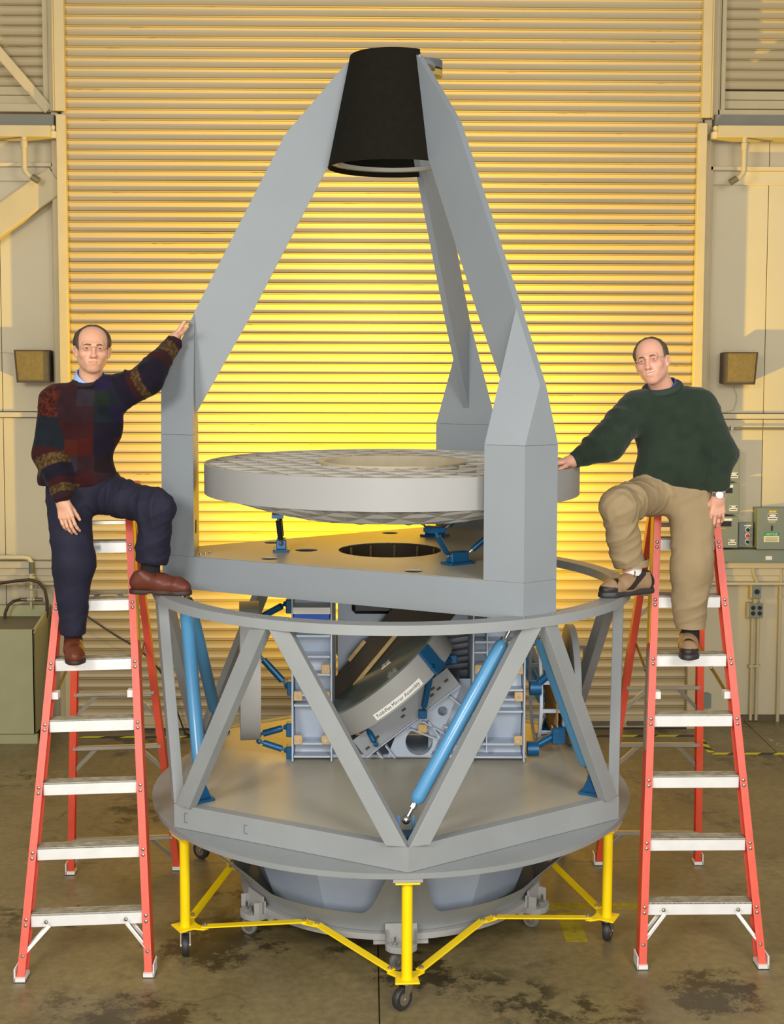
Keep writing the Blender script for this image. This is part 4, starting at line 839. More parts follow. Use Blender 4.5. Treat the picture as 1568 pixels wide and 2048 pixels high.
# ------------------------------------------------------------------ people: smooth signed-distance bodies meshed with surface nets
def vn(P, s, seed=0):
    """smooth value noise in [-1,1] for an (n,3) array"""
    q = P*s+seed*17.3; i = np.floor(q).astype(np.int64); f = q-i; f = f*f*(3-2*f); out_ = 0
    for dx in (0, 1):
        for dy in (0, 1):
            for dz in (0, 1):
                h = (i[:, 0]+dx)*374761393+(i[:, 1]+dy)*668265263+(i[:, 2]+dz)*2147483647+seed*974711
                h = (h ^ (h >> 13))*1274126177; h = (h ^ (h >> 16)) & 0xffff
                w = (f[:, 0] if dx else 1-f[:, 0])*(f[:, 1] if dy else 1-f[:, 1])*(f[:, 2] if dz else 1-f[:, 2])
                out_ = out_+w*(h/32767.5-1)
    return out_
V = lambda *a: np.array(a, float)
class Sdf:
    def __init__(s, lo, hi, h, fine=()):
        """rectilinear grid; 'fine' = (lo, hi, step) boxes refine the axes they cover"""
        s.ax = []
        for k in range(3):
            pts = []; x = lo[k]
            while x < hi[k]:
                st = h
                for a, b, fs in fine:
                    if a[k] <= x < b[k]: st = min(st, fs)
                pts.append(x); x += st
            s.ax.append(np.array(pts))
        s.F = np.full([len(a) for a in s.ax], 9., np.float32); s.h = h
    def box(s, lo, hi):
        return tuple(slice(max(0, np.searchsorted(s.ax[k], lo[k])-1), min(len(s.ax[k]), np.searchsorted(s.ax[k], hi[k])+1)) for k in range(3))
    def pts(s, b): return np.meshgrid(*(s.ax[k][b[k]] for k in range(3)), indexing='ij')
    def blend(s, b, dd, k, mode):
        A = s.F[b]
        if A.size == 0: return
        if mode == 'u':
            h = np.maximum(k-np.abs(A-dd), 0)/k; s.F[b] = np.minimum(A, dd)-h*h*k*.25
        else:
            dd = -dd; h = np.maximum(k-np.abs(A-dd), 0)/k; s.F[b] = np.maximum(A, dd)+h*h*k*.25
    def rc(s, a, b_, r0, r1=None, k=.02, mode='u', sq=None):
        r1 = r0 if r1 is None else r1; a, b_ = np.asarray(a, float), np.asarray(b_, float); m = max(r0, r1)+k+2.5*s.h
        bx = s.box(np.minimum(a, b_)-m, np.maximum(a, b_)+m); X, Y, Z = s.pts(bx); ab = b_-a; L2 = max(ab@ab, 1e-9)
        px, py, pz = X-a[0], Y-a[1], Z-a[2]; t = np.clip((px*ab[0]+py*ab[1]+pz*ab[2])/L2, 0, 1)
        dd = np.sqrt((px-t*ab[0])**2+(py-t*ab[1])**2+(pz-t*ab[2])**2)-(r0+(r1-r0)*t)
        s.blend(bx, dd.astype(np.float32), k, mode); return s
    def el(s, c, rad, R=None, k=.02, mode='u'):
        c = np.asarray(c, float); rad = np.asarray(rad, float); m = rad.max()+k+2.5*s.h; bx = s.box(c-m, c+m); X, Y, Z = s.pts(bx)
        p = np.stack([X-c[0], Y-c[1], Z-c[2]], -1)
        if R is not None: p = p @ R
        k0 = np.sqrt(((p/rad)**2).sum(-1)); k1 = np.sqrt(((p/rad**2)**2).sum(-1))+1e-9
        s.blend(bx, (k0*(k0-1)/k1).astype(np.float32), k, mode); return s
    def plane(s, p, n, lo, hi, k=.004):
        """remove the half-space n.(x-p) > 0 inside box"""
        n = np.asarray(n, float); n /= np.linalg.norm(n); bx = s.box(lo, hi); X, Y, Z = s.pts(bx)
        dd = (X-p[0])*n[0]+(Y-p[1])*n[1]+(Z-p[2])*n[2]; s.F[bx] = np.maximum(s.F[bx], dd.astype(np.float32)); return s
    def mesh(s):
        F = s.F; S = F < 0; nx, ny, nz = F.shape
        c = np.zeros((nx-1, ny-1, nz-1), np.int8)
        for i in (0, 1):
            for j in (0, 1):
                for k in (0, 1): c += S[i:nx-1+i, j:ny-1+j, k:nz-1+k]
        act = (c > 0) & (c < 8); I, J, K = np.nonzero(act); n = len(I); idx = np.full(act.shape, -1, np.int32); idx[I, J, K] = np.arange(n)
        acc = np.zeros((n, 3)); cnt = np.zeros(n)
        for e in range(3):
            for u_ in (0, 1):
                for v_ in (0, 1):
                    o = [0, 0, 0]; q = [x for x in range(3) if x != e]; o[q[0]] = u_; o[q[1]] = v_; o2 = list(o); o2[e] = 1
                    a = F[I+o[0], J+o[1], K+o[2]]; b_ = F[I+o2[0], J+o2[1], K+o2[2]]; mk = (a < 0) != (b_ < 0)
                    t = np.where(mk, a/np.where(mk, a-b_, 1), 0); p = np.zeros((n, 3)); p[:, e] = t; p[:, q[0]] = u_; p[:, q[1]] = v_
                    acc[mk] += p[mk]; cnt += mk
        g = acc/cnt[:, None]+np.stack([I, J, K], 1)
        P = np.stack([np.interp(g[:, k], np.arange(len(s.ax[k])), s.ax[k]) for k in range(3)], 1)
        fs = []
        for e in range(3):
            q = [x for x in range(3) if x != e]; sl0 = [slice(None)]*3; sl1 = [slice(None)]*3; sl0[e] = slice(0, -1); sl1[e] = slice(1, None)
            d0, d1 = S[tuple(sl0)], S[tuple(sl1)]; E = np.nonzero(d0 != d1); E = [np.array(x) for x in E]
            ok = (E[q[0]] > 0) & (E[q[1]] > 0) & (E[q[0]] < F.shape[q[0]]-1) & (E[q[1]] < F.shape[q[1]]-1); E = [x[ok] for x in E]
            w = d0[tuple(E)]
            def cell(a, b_):
                f = [x.copy() for x in E]; f[q[0]] -= a; f[q[1]] -= b_; return idx[tuple(f)]
            Q = np.stack([cell(1, 1), cell(0, 1), cell(0, 0), cell(1, 0)], 1); flip = w if e != 1 else ~w
            Q[~flip] = Q[~flip][:, ::-1]; fs.append(Q)
        return P, np.concatenate(fs)
def np_mesh(name, P, Fq, mats, cols=None):
    me = bpy.data.meshes.new(name); n, f = len(P), len(Fq)
    me.vertices.add(n); me.vertices.foreach_set('co', P.astype(np.float32).ravel()); me.loops.add(4*f); me.polygons.add(f)
    me.loops.foreach_set('vertex_index', Fq.astype(np.int32).ravel()); me.polygons.foreach_set('loop_start', np.arange(0, 4*f, 4, dtype=np.int32))
    me.update(calc_edges=True); me.validate(); me.polygons.foreach_set('use_smooth', [True]*len(me.polygons)); me.materials.append(mats)
    if cols is not None:
        at_ = me.color_attributes.new('tint', 'FLOAT_COLOR', 'POINT'); at_.data.foreach_set('color', np.concatenate([cols, np.ones((n, 1))], 1).astype(np.float32).ravel())
    return me
def normals(P, Fq):
    a = P[Fq[:, 2]]-P[Fq[:, 0]]; b_ = P[Fq[:, 3]]-P[Fq[:, 1]]; nf = np.cross(a, b_); N = np.zeros_like(P)
    for k in range(4): np.add.at(N, Fq[:, k], nf)
    return N/(np.linalg.norm(N, axis=1, keepdims=True)+1e-12)
def smooth(P, Fq, it=1, lam=.5):
    for _ in range(it):
        A = np.zeros_like(P); c = np.zeros(len(P))
        for k in range(4):
            for j in (1, 3): np.add.at(A, Fq[:, k], P[Fq[:, (k+j) % 4]]); np.add.at(c, Fq[:, k], 1)
        P = P+lam*(A/c[:, None]-P)
    return P
def tint_mat(name, rough, kind, scale=150, bump=.3, sss=0.):
    M = bpy.data.materials.new(name); M.use_nodes = True; nt = M.node_tree; N = nt.nodes; K = nt.links; b = N['Principled BSDF']
    at_ = N.new('ShaderNodeAttribute'); at_.attribute_name = 'tint'; b.inputs['Roughness'].default_value = rough
    tc = N.new('ShaderNodeTexCoord'); n = N.new('ShaderNodeTexNoise'); n.inputs['Scale'].default_value = scale; n.inputs['Detail'].default_value = 3; K.new(tc.outputs['Object'], n.inputs['Vector'])
    rp = N.new('ShaderNodeMapRange'); rp.inputs['To Min'].default_value = .8 if kind != 'skin' else .94; rp.inputs['To Max'].default_value = 1.2 if kind != 'skin' else 1.06; K.new(n.outputs['Fac'], rp.inputs[0])
    mx = N.new('ShaderNodeVectorMath'); mx.operation = 'SCALE'; K.new(at_.outputs['Color'], mx.inputs[0]); K.new(rp.outputs[0], mx.inputs['Scale']); K.new(mx.outputs[0], b.inputs['Base Color'])
    if kind == 'knit': b.inputs['Sheen Weight'].default_value = .04; b.inputs['Specular IOR Level'].default_value = .08
    if kind == 'cloth': b.inputs['Specular IOR Level'].default_value = .25
    if sss: b.inputs['Subsurface Weight'].default_value = sss; b.inputs['Subsurface Radius'].default_value = (.012, .005, .003); b.inputs['Subsurface Scale'].default_value = .3
    bp = N.new('ShaderNodeBump'); bp.inputs['Strength'].default_value = bump; bp.inputs['Distance'].default_value = .003
    if kind == 'rib':
        w = N.new('ShaderNodeTexWave'); w.inputs['Scale'].default_value = 32; w.inputs['Distortion'].default_value = .6; w.inputs['Detail'].default_value = 1; K.new(tc.outputs['Object'], w.inputs['Vector']); K.new(w.outputs['Fac'], bp.inputs['Height']); b.inputs['Specular IOR Level'].default_value = .12; b.inputs['Sheen Weight'].default_value = .15
    elif kind == 'knit':
        w = N.new('ShaderNodeTexWave'); w.bands_direction = 'DIAGONAL'; w.inputs['Scale'].default_value = 45; w.inputs['Distortion'].default_value = 2; K.new(tc.outputs['Object'], w.inputs['Vector']); K.new(w.outputs['Fac'], bp.inputs['Height'])
    else: K.new(n.outputs['Fac'], bp.inputs['Height'])
    K.new(bp.outputs[0], b.inputs['Normal']); return M
SKIN = tint_mat('skin', .48, 'skin', 60, .08, .12); KNIT = tint_mat('patch_knit', .9, 'knit', 300, .28); RIBK = tint_mat('ribbed_knit', .9, 'rib', 300, .6); CLOTH = tint_mat('trouser_cloth', .8, 'cloth', 400, .15)
LEATH = tint_mat('shoe_leather', .38, 'cloth', 40, .1); HAIRM = mat('greying_brown_hair', (62, 46, 28), .6, var=.35, scale=90, bump=.6, bscale=260, stretch=(1, 1, .25)); HAIRM2 = mat('brown_grey_hair', (74, 62, 46), .6, var=.35, scale=90, bump=.6, bscale=260, stretch=(1, 1, .25))
EYEW, EYED, TEETH = mat('eye_white', (176, 160, 148), .4, var=0.), mat('dark_iris', (44, 32, 26), .6, var=0.), mat('teeth', (236, 226, 208), .3, var=0.)
GWIRE = mat('gold_wire', (200, 180, 130), .25, .9)
def lens_mat():
    M = bpy.data.materials.new('spectacle_lens'); M.use_nodes = True; nt = M.node_tree; N = nt.nodes; N.remove(N['Principled BSDF'])
    tr = N.new('ShaderNodeBsdfTransparent'); tr.inputs[0].default_value = (.95, .95, .94, 1); g = N.new('ShaderNodeBsdfGlossy'); g.inputs['Roughness'].default_value = .3; mx = N.new('ShaderNodeMixShader'); mx.inputs[0].default_value = .012
    nt.links.new(tr.outputs[0], mx.inputs[1]); nt.links.new(g.outputs[0], mx.inputs[2]); nt.links.new(mx.outputs[0], N['Material Output'].inputs[0]); return M
LENS = lens_mat()
def rotm(z, y=0., x=0.):
    return np.array(Matrix.Rotation(z, 3, 'Z') @ Matrix.Rotation(y, 3, 'Y') @ Matrix.Rotation(x, 3, 'X'))
HZ = .95
def head(S, C, R, smile, w=1.):
    """head SDF; local x: subject's left, -y: forward, z: up; origin between the eyes' centres"""
    L = lambda x, y, z: C+R @ V(x*w, y, z*HZ)
    def rc(a, b_, r0, r1=None, k=.01, mode='u'): S.rc(L(*a), L(*b_), r0, r1, k, mode)
    def el(c, rad, k=.01, mode='u', r=None): S.el(L(*c), V(*rad)*V(w, 1, HZ), R if r is None else R @ r, k, mode)
    el((0, .016, .040), (.075, .097, .080), .01); el((0, -.004, -.016), (.066, .082, .086), .03)
    el((0, -.052, -.098), (.023, .026, .020), .028); el((0, -.026, -.056), (.049, .052, .048), .035)
    for s in (-1, 1):
        rc((s*.047, .008, -.052), (s*.014, -.052, -.100), .015, .012, .03)
        el((s*.040, -.058, -.028), (.022, .020, .020), .02)
        rc((s*.013, -.087, .0185), (s*.040, -.076, .0195), .0080, .0070, .022)
        el((s*.031, -.094, .000), (.019, .015, .0120), .010, 's')
    rc((0, -.086, .012), (0, -.108, -.036), .0070, .0105, .014); el((0, -.111, -.040), (.0118, .011, .0100), .008)
    qz = 1.0 if smile else 1.12
    for s in (-1, 1):
        el((s*.0125, -.095, -.0435), (.0075, .0095, .0070), .007); rc((s*.006, -.102, -.0515), (s*.0065, -.099, -.047), .0030, .003, .003, 's')
        # lids and eye bags
        e = V(s*.031, -.0765, .001)
        for zz, rr, dy in ((.0066*qz, .0043, -.0078), (-.0066*qz, .0033, -.0068)):
            pts = [e+V(-.0145, .000, zz*.1), e+V(-.007, dy*.8, zz*.85), e+V(.001, dy, zz), e+V(.009, dy*.7, zz*.7), e+V(.0145, .002, zz*.0)]
            for a, b_ in zip(pts, pts[1:]): rc(a, b_, rr, rr, .004)
        # nasolabial fold and mouth corner
        rc((s*.021, -.091, -.043), (s*.034, -.078, -.070), .0024, .0022, .007, 's')
        el((s*.079, .014, -.012), (.009, .021, .031), .010, 'u', rotm(s*-.35, s*.12)); el((s*.088, .008, -.008), (.006, .011, .018), .005, 's', rotm(s*-.35, s*.12))
        rc((s*.0765, .004, -.036), (s*.0765, .006, -.030), .0065, .006, .006)
    zc = .004 if smile else .0005; wx = .027 if smile else .023
    el((0, -.070, -.070), (.034, .020, .020), .02)
    up = [(-wx, -.0795, -.068+zc), (-.010, -.0895, -.0675), (0, -.0895, -.0685), (.010, -.0895, -.0675), (wx, -.0795, -.068+zc)]
    lo = [(-wx*.9, -.0795, -.071+zc), (-.010, -.0880, -.0755-zc), (0, -.0885, -.0765-zc), (.010, -.0880, -.0755-zc), (wx*.9, -.0795, -.071+zc)]
    for a, b_ in zip(up, up[1:]): rc(a, b_, .0026, .0026, .006)
    for a, b_ in zip(lo, lo[1:]): rc(a, b_, .0036, .0036, .006)
    if smile:
        for x in np.linspace(-.023, .023, 11): S.el(L(x, -.094+9*x*x, -.0722+zc*1.6*(x/.022)**2), V(.0045, .013, .0043*(1-.5*abs(x)/.023)), R, .003, 's')
    else:
        mid = [(-.025, -.0840, -.0695), (-.009, -.0940, -.0722), (.009, -.0940, -.0722), (.025, -.0840, -.0695)]
        for a, b_ in zip(mid, mid[1:]): rc(a, b_, .0024, .0024, .002, 's')
    return L
def face_tint(P, C, R, base, w):
    q = (P-C) @ R; x, y, z = q[:, 0]/w, q[:, 1], q[:, 2]/HZ; c = np.tile(V(*base), (len(P), 1))
    g = lambda cx, cy, cz, s: np.exp(-(((x-cx)**2+(y-cy)**2+(z-cz)**2)/(s*s)))
    red = .35*(g(.04, -.07, -.03, .022)+g(-.04, -.07, -.03, .022))+.3*g(0, -.11, -.04, .016)+.15*g(0, -.07, .07, .04)
    lip = ((z+.0725)/.0075)**2+(x/.024)**2 < 1; lip &= y < -.078
    c = c*(1-np.clip(red, 0, .6)[:, None]*V(.02, .28, .30)); c[lip] = c[lip]*V(.90, .74, .72)
    dk = .52*np.clip(g(.031, -.08, -.004, .016)+g(-.031, -.08, -.004, .016), 0, 1); return c*(1-dk[:, None]*V(.5, .8, .8))  # eye sockets darkened: shade put into the skin colour
def hand(S, wr, f, n, s, L=1., curl=(.25, .35, .3), spread=.10, thumb=(.62, .72, -.25), k=.006):
    """wrist point, finger direction f, back-of-hand normal n, thumb side s"""
    f = V(*f)/np.linalg.norm(f); n = V(*n); n = n-f*(n@f); n /= np.linalg.norm(n); s0 = np.cross(f, n); s_ = s0 if s0@V(*s) > 0 else -s0; p = -n
    wr = V(*wr); kn = []
    for o_, ln in ((.031, .086), (.0105, .090), (-.0105, .086), (-.030, .078)):
        q = wr+f*ln*L+s_*o_*L; kn.append(q); S.rc(wr+f*.012+s_*o_*.55*L, q, .0155*L, .0115*L, .012)
    S.rc(wr-f*.03, wr+f*.02, .026*L, .024*L, .02)
    tips = []
    for (q, o_, ls) in zip(kn, (1, .3, -.35, -1), ((.044, .027, .021), (.048, .030, .022), (.044, .028, .021), (.034, .022, .019))):
        d0 = f+s_*spread*o_; d0 /= np.linalg.norm(d0); a_ = 0; r0 = .0092*L
        for l_, c_ in zip(ls, curl):
            a_ += c_; dd = d0*math.cos(a_)+p*math.sin(a_); q2 = q+dd*l_*L; S.rc(q, q2, r0, r0*.9, .004); r0 *= .9; q = q2
        tips.append((q, dd, n))
    b0 = wr+f*.022*L+s_*.022*L+p*.006; t1 = f*thumb[0]+s_*thumb[1]+n*thumb[2]; t1 /= np.linalg.norm(t1); m_ = b0+t1*.046*L; t2 = t1+f*.35; t2 /= np.linalg.norm(t2)
    S.rc(b0, m_, .0145*L, .0112*L, .012); S.rc(m_, m_+t2*.032*L, .0108*L, .0098*L, .004); S.rc(m_+t2*.032*L, m_+t2*.054*L, .0098*L, .0078*L, .004)
    return tips
def shoe(name, heel, toe, zs, up_lean, cols, parent, two_tone, ankle, lab):
    """shoe standing on height zs, from heel to toe"""
    heel, toe = V(*heel), V(*toe); dd = toe-heel; Ln = np.linalg.norm(dd[:2]); f = V(dd[0], dd[1], 0)/Ln; sd = V(-f[1], f[0], 0); z0 = lambda t: V(0, 0, zs)
    p = lambda t, o, z: heel+f*(t*Ln)+sd*o+V(0, 0, zs-heel[2]+z)
    lo, hi = np.minimum(heel, toe)-.13, np.maximum(heel, toe)+.13; hi[2] = zs+.25; lo[2] = zs-.05
    S = Sdf(lo, hi, .0045)
    S.rc(p(.10, 0, .055), p(.5, .0, .052), .040, .042, .03); S.rc(p(.5, 0, .048), p(.80, .004, .040), .044, .040, .03); S.rc(p(.80, .004, .040), p(.92, .0, .034), .040, .032, .03)
    S.rc(p(.12, 0, .06), p(.17, 0, .098), .036, .040, .03); S.rc(p(.30, 0, .075), p(.55, 0, .062), .034, .03, .03)
    S.plane(p(0, 0, .012), (0, 0, -1), lo, hi); S.plane(p(.16, 0, .118), (f[0]*-.25, f[1]*-.25, 1), lo, hi)
    P_, Q_ = S.mesh(); P_ = smooth(P_, Q_, 1); q = P_-heel; t = (q@f)/Ln; o_ = q@sd; z = P_[:, 2]-zs
    c = np.tile(V(*cols[0]), (len(P_), 1))
    if two_tone:
        dk = ((t > .80) & (z < .05+.03*(t-.8))) | (t < .10) | ((np.abs((t*2.2+z*9) % 1-.5) < .17) & (t > .2) & (t < .8) & (z > .032)) | (z > .108) | (z < .022); c[dk] = V(*cols[1])
    else: c = c*(1-.35*np.clip((z-.10)/.02, 0, 1))[:, None]
    o = put('shoe', np_mesh('shoe', P_, Q_, LEATH, c), parent, label=lab)
    S = Sdf(lo, hi, .0045)
    S.rc(p(.09, 0, .01), p(.5, 0, .01), .042, .040, .02); S.rc(p(.5, 0, .01), p(.82, .004, .01), .040, .046, .02); S.rc(p(.82, .004, .01), p(.93, 0, .01), .046, .034, .02)
    S.plane(p(0, 0, .024 if not two_tone else .030), (0, 0, 1), lo, hi); S.plane(p(0, 0, .0), (0, 0, -1), lo, hi)
    if not two_tone: S.rc(p(.36, -.1, -.018), p(.36, .1, -.018), .026, .026, .004, 's')
    P_, Q_ = S.mesh(); put('sole', np_mesh('sole', P_, Q_, RUB if two_tone else mat('dark_sole', (52, 32, 22), .6)), o)
    mb = MB()
    for i in range(4):
        t = .36+.075*i; z_ = .116-.008*i; mb.path([p(t, -.022, z_-.010), p(t, 0, z_+.001), p(t, .022, z_-.010)], .0026, 6)
    for s in (-1, 1): mb.path([p(.36, 0, .118), p(.38, s*.015, .130), p(.42, s*.036, .112), p(.45, s*.044, .094)], .0022, 6)
    mb.ob('laces', mat('dark_lace', (40, 30, 26), .8), o, True); return o
def garment(name, S, M, parent, colf, fold, seed, it=1):
    P_, Q_ = S.mesh(); P_ = smooth(P_, Q_, it); N_ = normals(P_, Q_)
    P_ = P_+N_*fold(P_)[:, None]; P_ = smooth(P_, Q_, 1, .4)
    return put(name, np_mesh(name, P_, Q_, M, colf(P_)), parent)
def seg_t(P_, a, b_):
    a, b_ = V(*a), V(*b_); ab = b_-a; t = np.clip(((P_-a)@ab)/(ab@ab), 0, 1); return t, np.linalg.norm(P_-(a+t[:, None]*ab), axis=1)
def face_parts(root, C, R, hairm, L, w, smile, hair):
    e = lambda x, y, z: Vector(C+R @ V(x*w, y, z*HZ))
    for s in (-1, 1):
        mb = MB(); mb.sphere(e(s*.031, -.0745, .001), .0112, 16); o = mb.ob('eye', EYEW, root, True)
        gz = V(.0, -1, .0); gz = gz/np.linalg.norm(gz); c = V(s*.031*w, -.0745, .001); MB().sphere(Vector(C+R@(c+gz*.0062)), .0068, 12).ob('iris', EYED, o, True)
        mb = MB(); pts = [e(s*.011, -.0965, .0165), e(s*.021, -.0965, .0195), e(s*.034, -.0905, .0205), e(s*.046, -.0790, .0165)]; mb.path(pts, [.0024, .0034, .0032, .0018], 8); mb.ob('eyebrow', mat('brow_hair', (112, 80, 54), .8, var=.1), root, True)
    if smile:
        mb = MB(); n = 9; vs = []
        for i in range(n): x = -.021+.042*i/(n-1); vs += [e(x, -.0835+8*x*x, -.0680+.004*(x/.02)**2), e(x, -.0835+8*x*x, -.0745+.007*(x/.02)**2)]
        mb.add(vs, [(2*i, 2*i+2, 2*i+3, 2*i+1) for i in range(n-1)]); mb.ob('teeth', TEETH, root, True)
    # spectacles: rimless lenses, bridge and temples
    mb = MB()
    mb.path([e(-.013, -.1045, .004), e(-.006, -.110, .007), e(.006, -.110, .007), e(.013, -.1045, .004)], .0011, 6)
    for s in (-1, 1):
        mb.path([e(s*.052, -.092, .004), e(s*.066, -.082, .006), e(s*.076, -.03, .004), e(s*.079, .014, .002), e(s*.078, .024, -.012)], .0011, 6)
        n = 20; mb.path([e(s*.0325+.0205*math.cos(t), -.1015+abs(math.cos(t)*.0205*s+.0)*.12+.004, .0005+.0140*math.sin(t)) for t in np.linspace(0, 2*PI, n+1)[:-1]], .00035, 5, True)
    g = mb.ob('spectacles', GWIRE, root, True)
    for s in (-1, 1):
        mb = MB(); n = 20; ring = [e(s*.0325+.0200*math.cos(t), -.1015+.004+abs(math.cos(t)*.0205)*.12, .0005+.0137*math.sin(t)) for t in np.linspace(0, 2*PI, n+1)[:-1]]
        mb.add(ring, [tuple(range(n))]); mb.ob('lens', LENS, g)
    # horseshoe of hair behind the receding hairline
    lo, hi = C-.16, C+.16; S = Sdf(lo, hi, .0042)
    S.el(C+R@V(0, .018, .036*HZ), V((.0835+hair.get('fat', .003))*w, .1065, .0915*HZ), R, .004)
    S.el(C+R@V(0, .03, -.035), V(.072*w, .085, .06), R, .02)
    X, Y, Z = S.pts((slice(None),)*3); q = np.stack([X-C[0], Y-C[1], Z-C[2]], -1) @ R; x, y, z = q[..., 0]/w, q[..., 1], q[..., 2]/HZ
    front = hair['side']+(hair['top']-hair['side'])*np.clip((z-.02)/.09, 0, 1)**1.5+hair.get('lean', 0)*x
    cut = np.maximum(front-y, -(z+.028+.25*np.clip(y-.02, -.05, .1)*-1))
    ear = .034-np.sqrt((y-.010)**2*.8+(z+.014)**2); cut = np.maximum(cut, np.where(np.abs(x) > .055, ear, -1))
    nz = vn(q.reshape(-1, 3)*V(1, 1, .4), 70, 3).reshape(x.shape)*.0035
    S.F = np.maximum(S.F+nz.astype(np.float32), cut.astype(np.float32)*.8); P_, Q_ = S.mesh(); P_ = smooth(P_, Q_, 1); put('hair', np_mesh('hair', P_, Q_, hairm), root)
def collar(root, nb, up, rad, M, f, drop=.02):
    """folded shirt collar round the neck, dipping at the front"""
    up = V(*up)/np.linalg.norm(up); f = V(*f); f = f-up*(f@up); f /= np.linalg.norm(f); s = np.cross(up, f); mb = MB(); n = 28; vs = []
    for i in range(n+1):
        t = 2*PI*(i/n)*.975+.04; c, sn = math.cos(t), math.sin(t); d_ = drop*(.5+.5*c)**2
        for rr, z in ((rad, .026), (rad+.006, .028), (rad+.018, -.012-.012*max(0, c)), (rad+.012, -.014-.012*max(0, c)), (rad-.001, -.02)): vs.append(V(*nb)+(f*c+s*sn*1.02)*rr+up*(z*(1-.25*max(0, c)**3)-d_*1.9))
    fs = []
    for i in range(n):
        for j in range(4): fs.append((i*5+j, (i+1)*5+j, (i+1)*5+j+1, i*5+j+1))
    mb.add(vs, fs); mb.ob('shirt_collar', M, root, True)
def fold_along(a, b_, amp, fr, seed, rad):
    """cross-wise creases on a limb between a and b"""
    a, b_ = V(*a), V(*b_)
    def fn(P_):
        t, dd = seg_t(P_, a, b_); ab = (b_-a)/np.linalg.norm(b_-a); al = (P_-a)@ab; Q = P_-a-al[:, None]*ab
        W = Q*5.+(al*fr*1.7)[:, None]*ab+Q[:, :1]*4*ab; rd = 1-np.abs(vn(W, 1., seed)); rd2 = 1-np.abs(vn(W, 2.1, seed+3))
        return amp*(1.3*(rd**4-.35)+.6*(rd2**4-.35))*np.exp(-(np.maximum(dd-rad, 0)/.05)**2)
    return fn
SK = (.66, .355, .225)
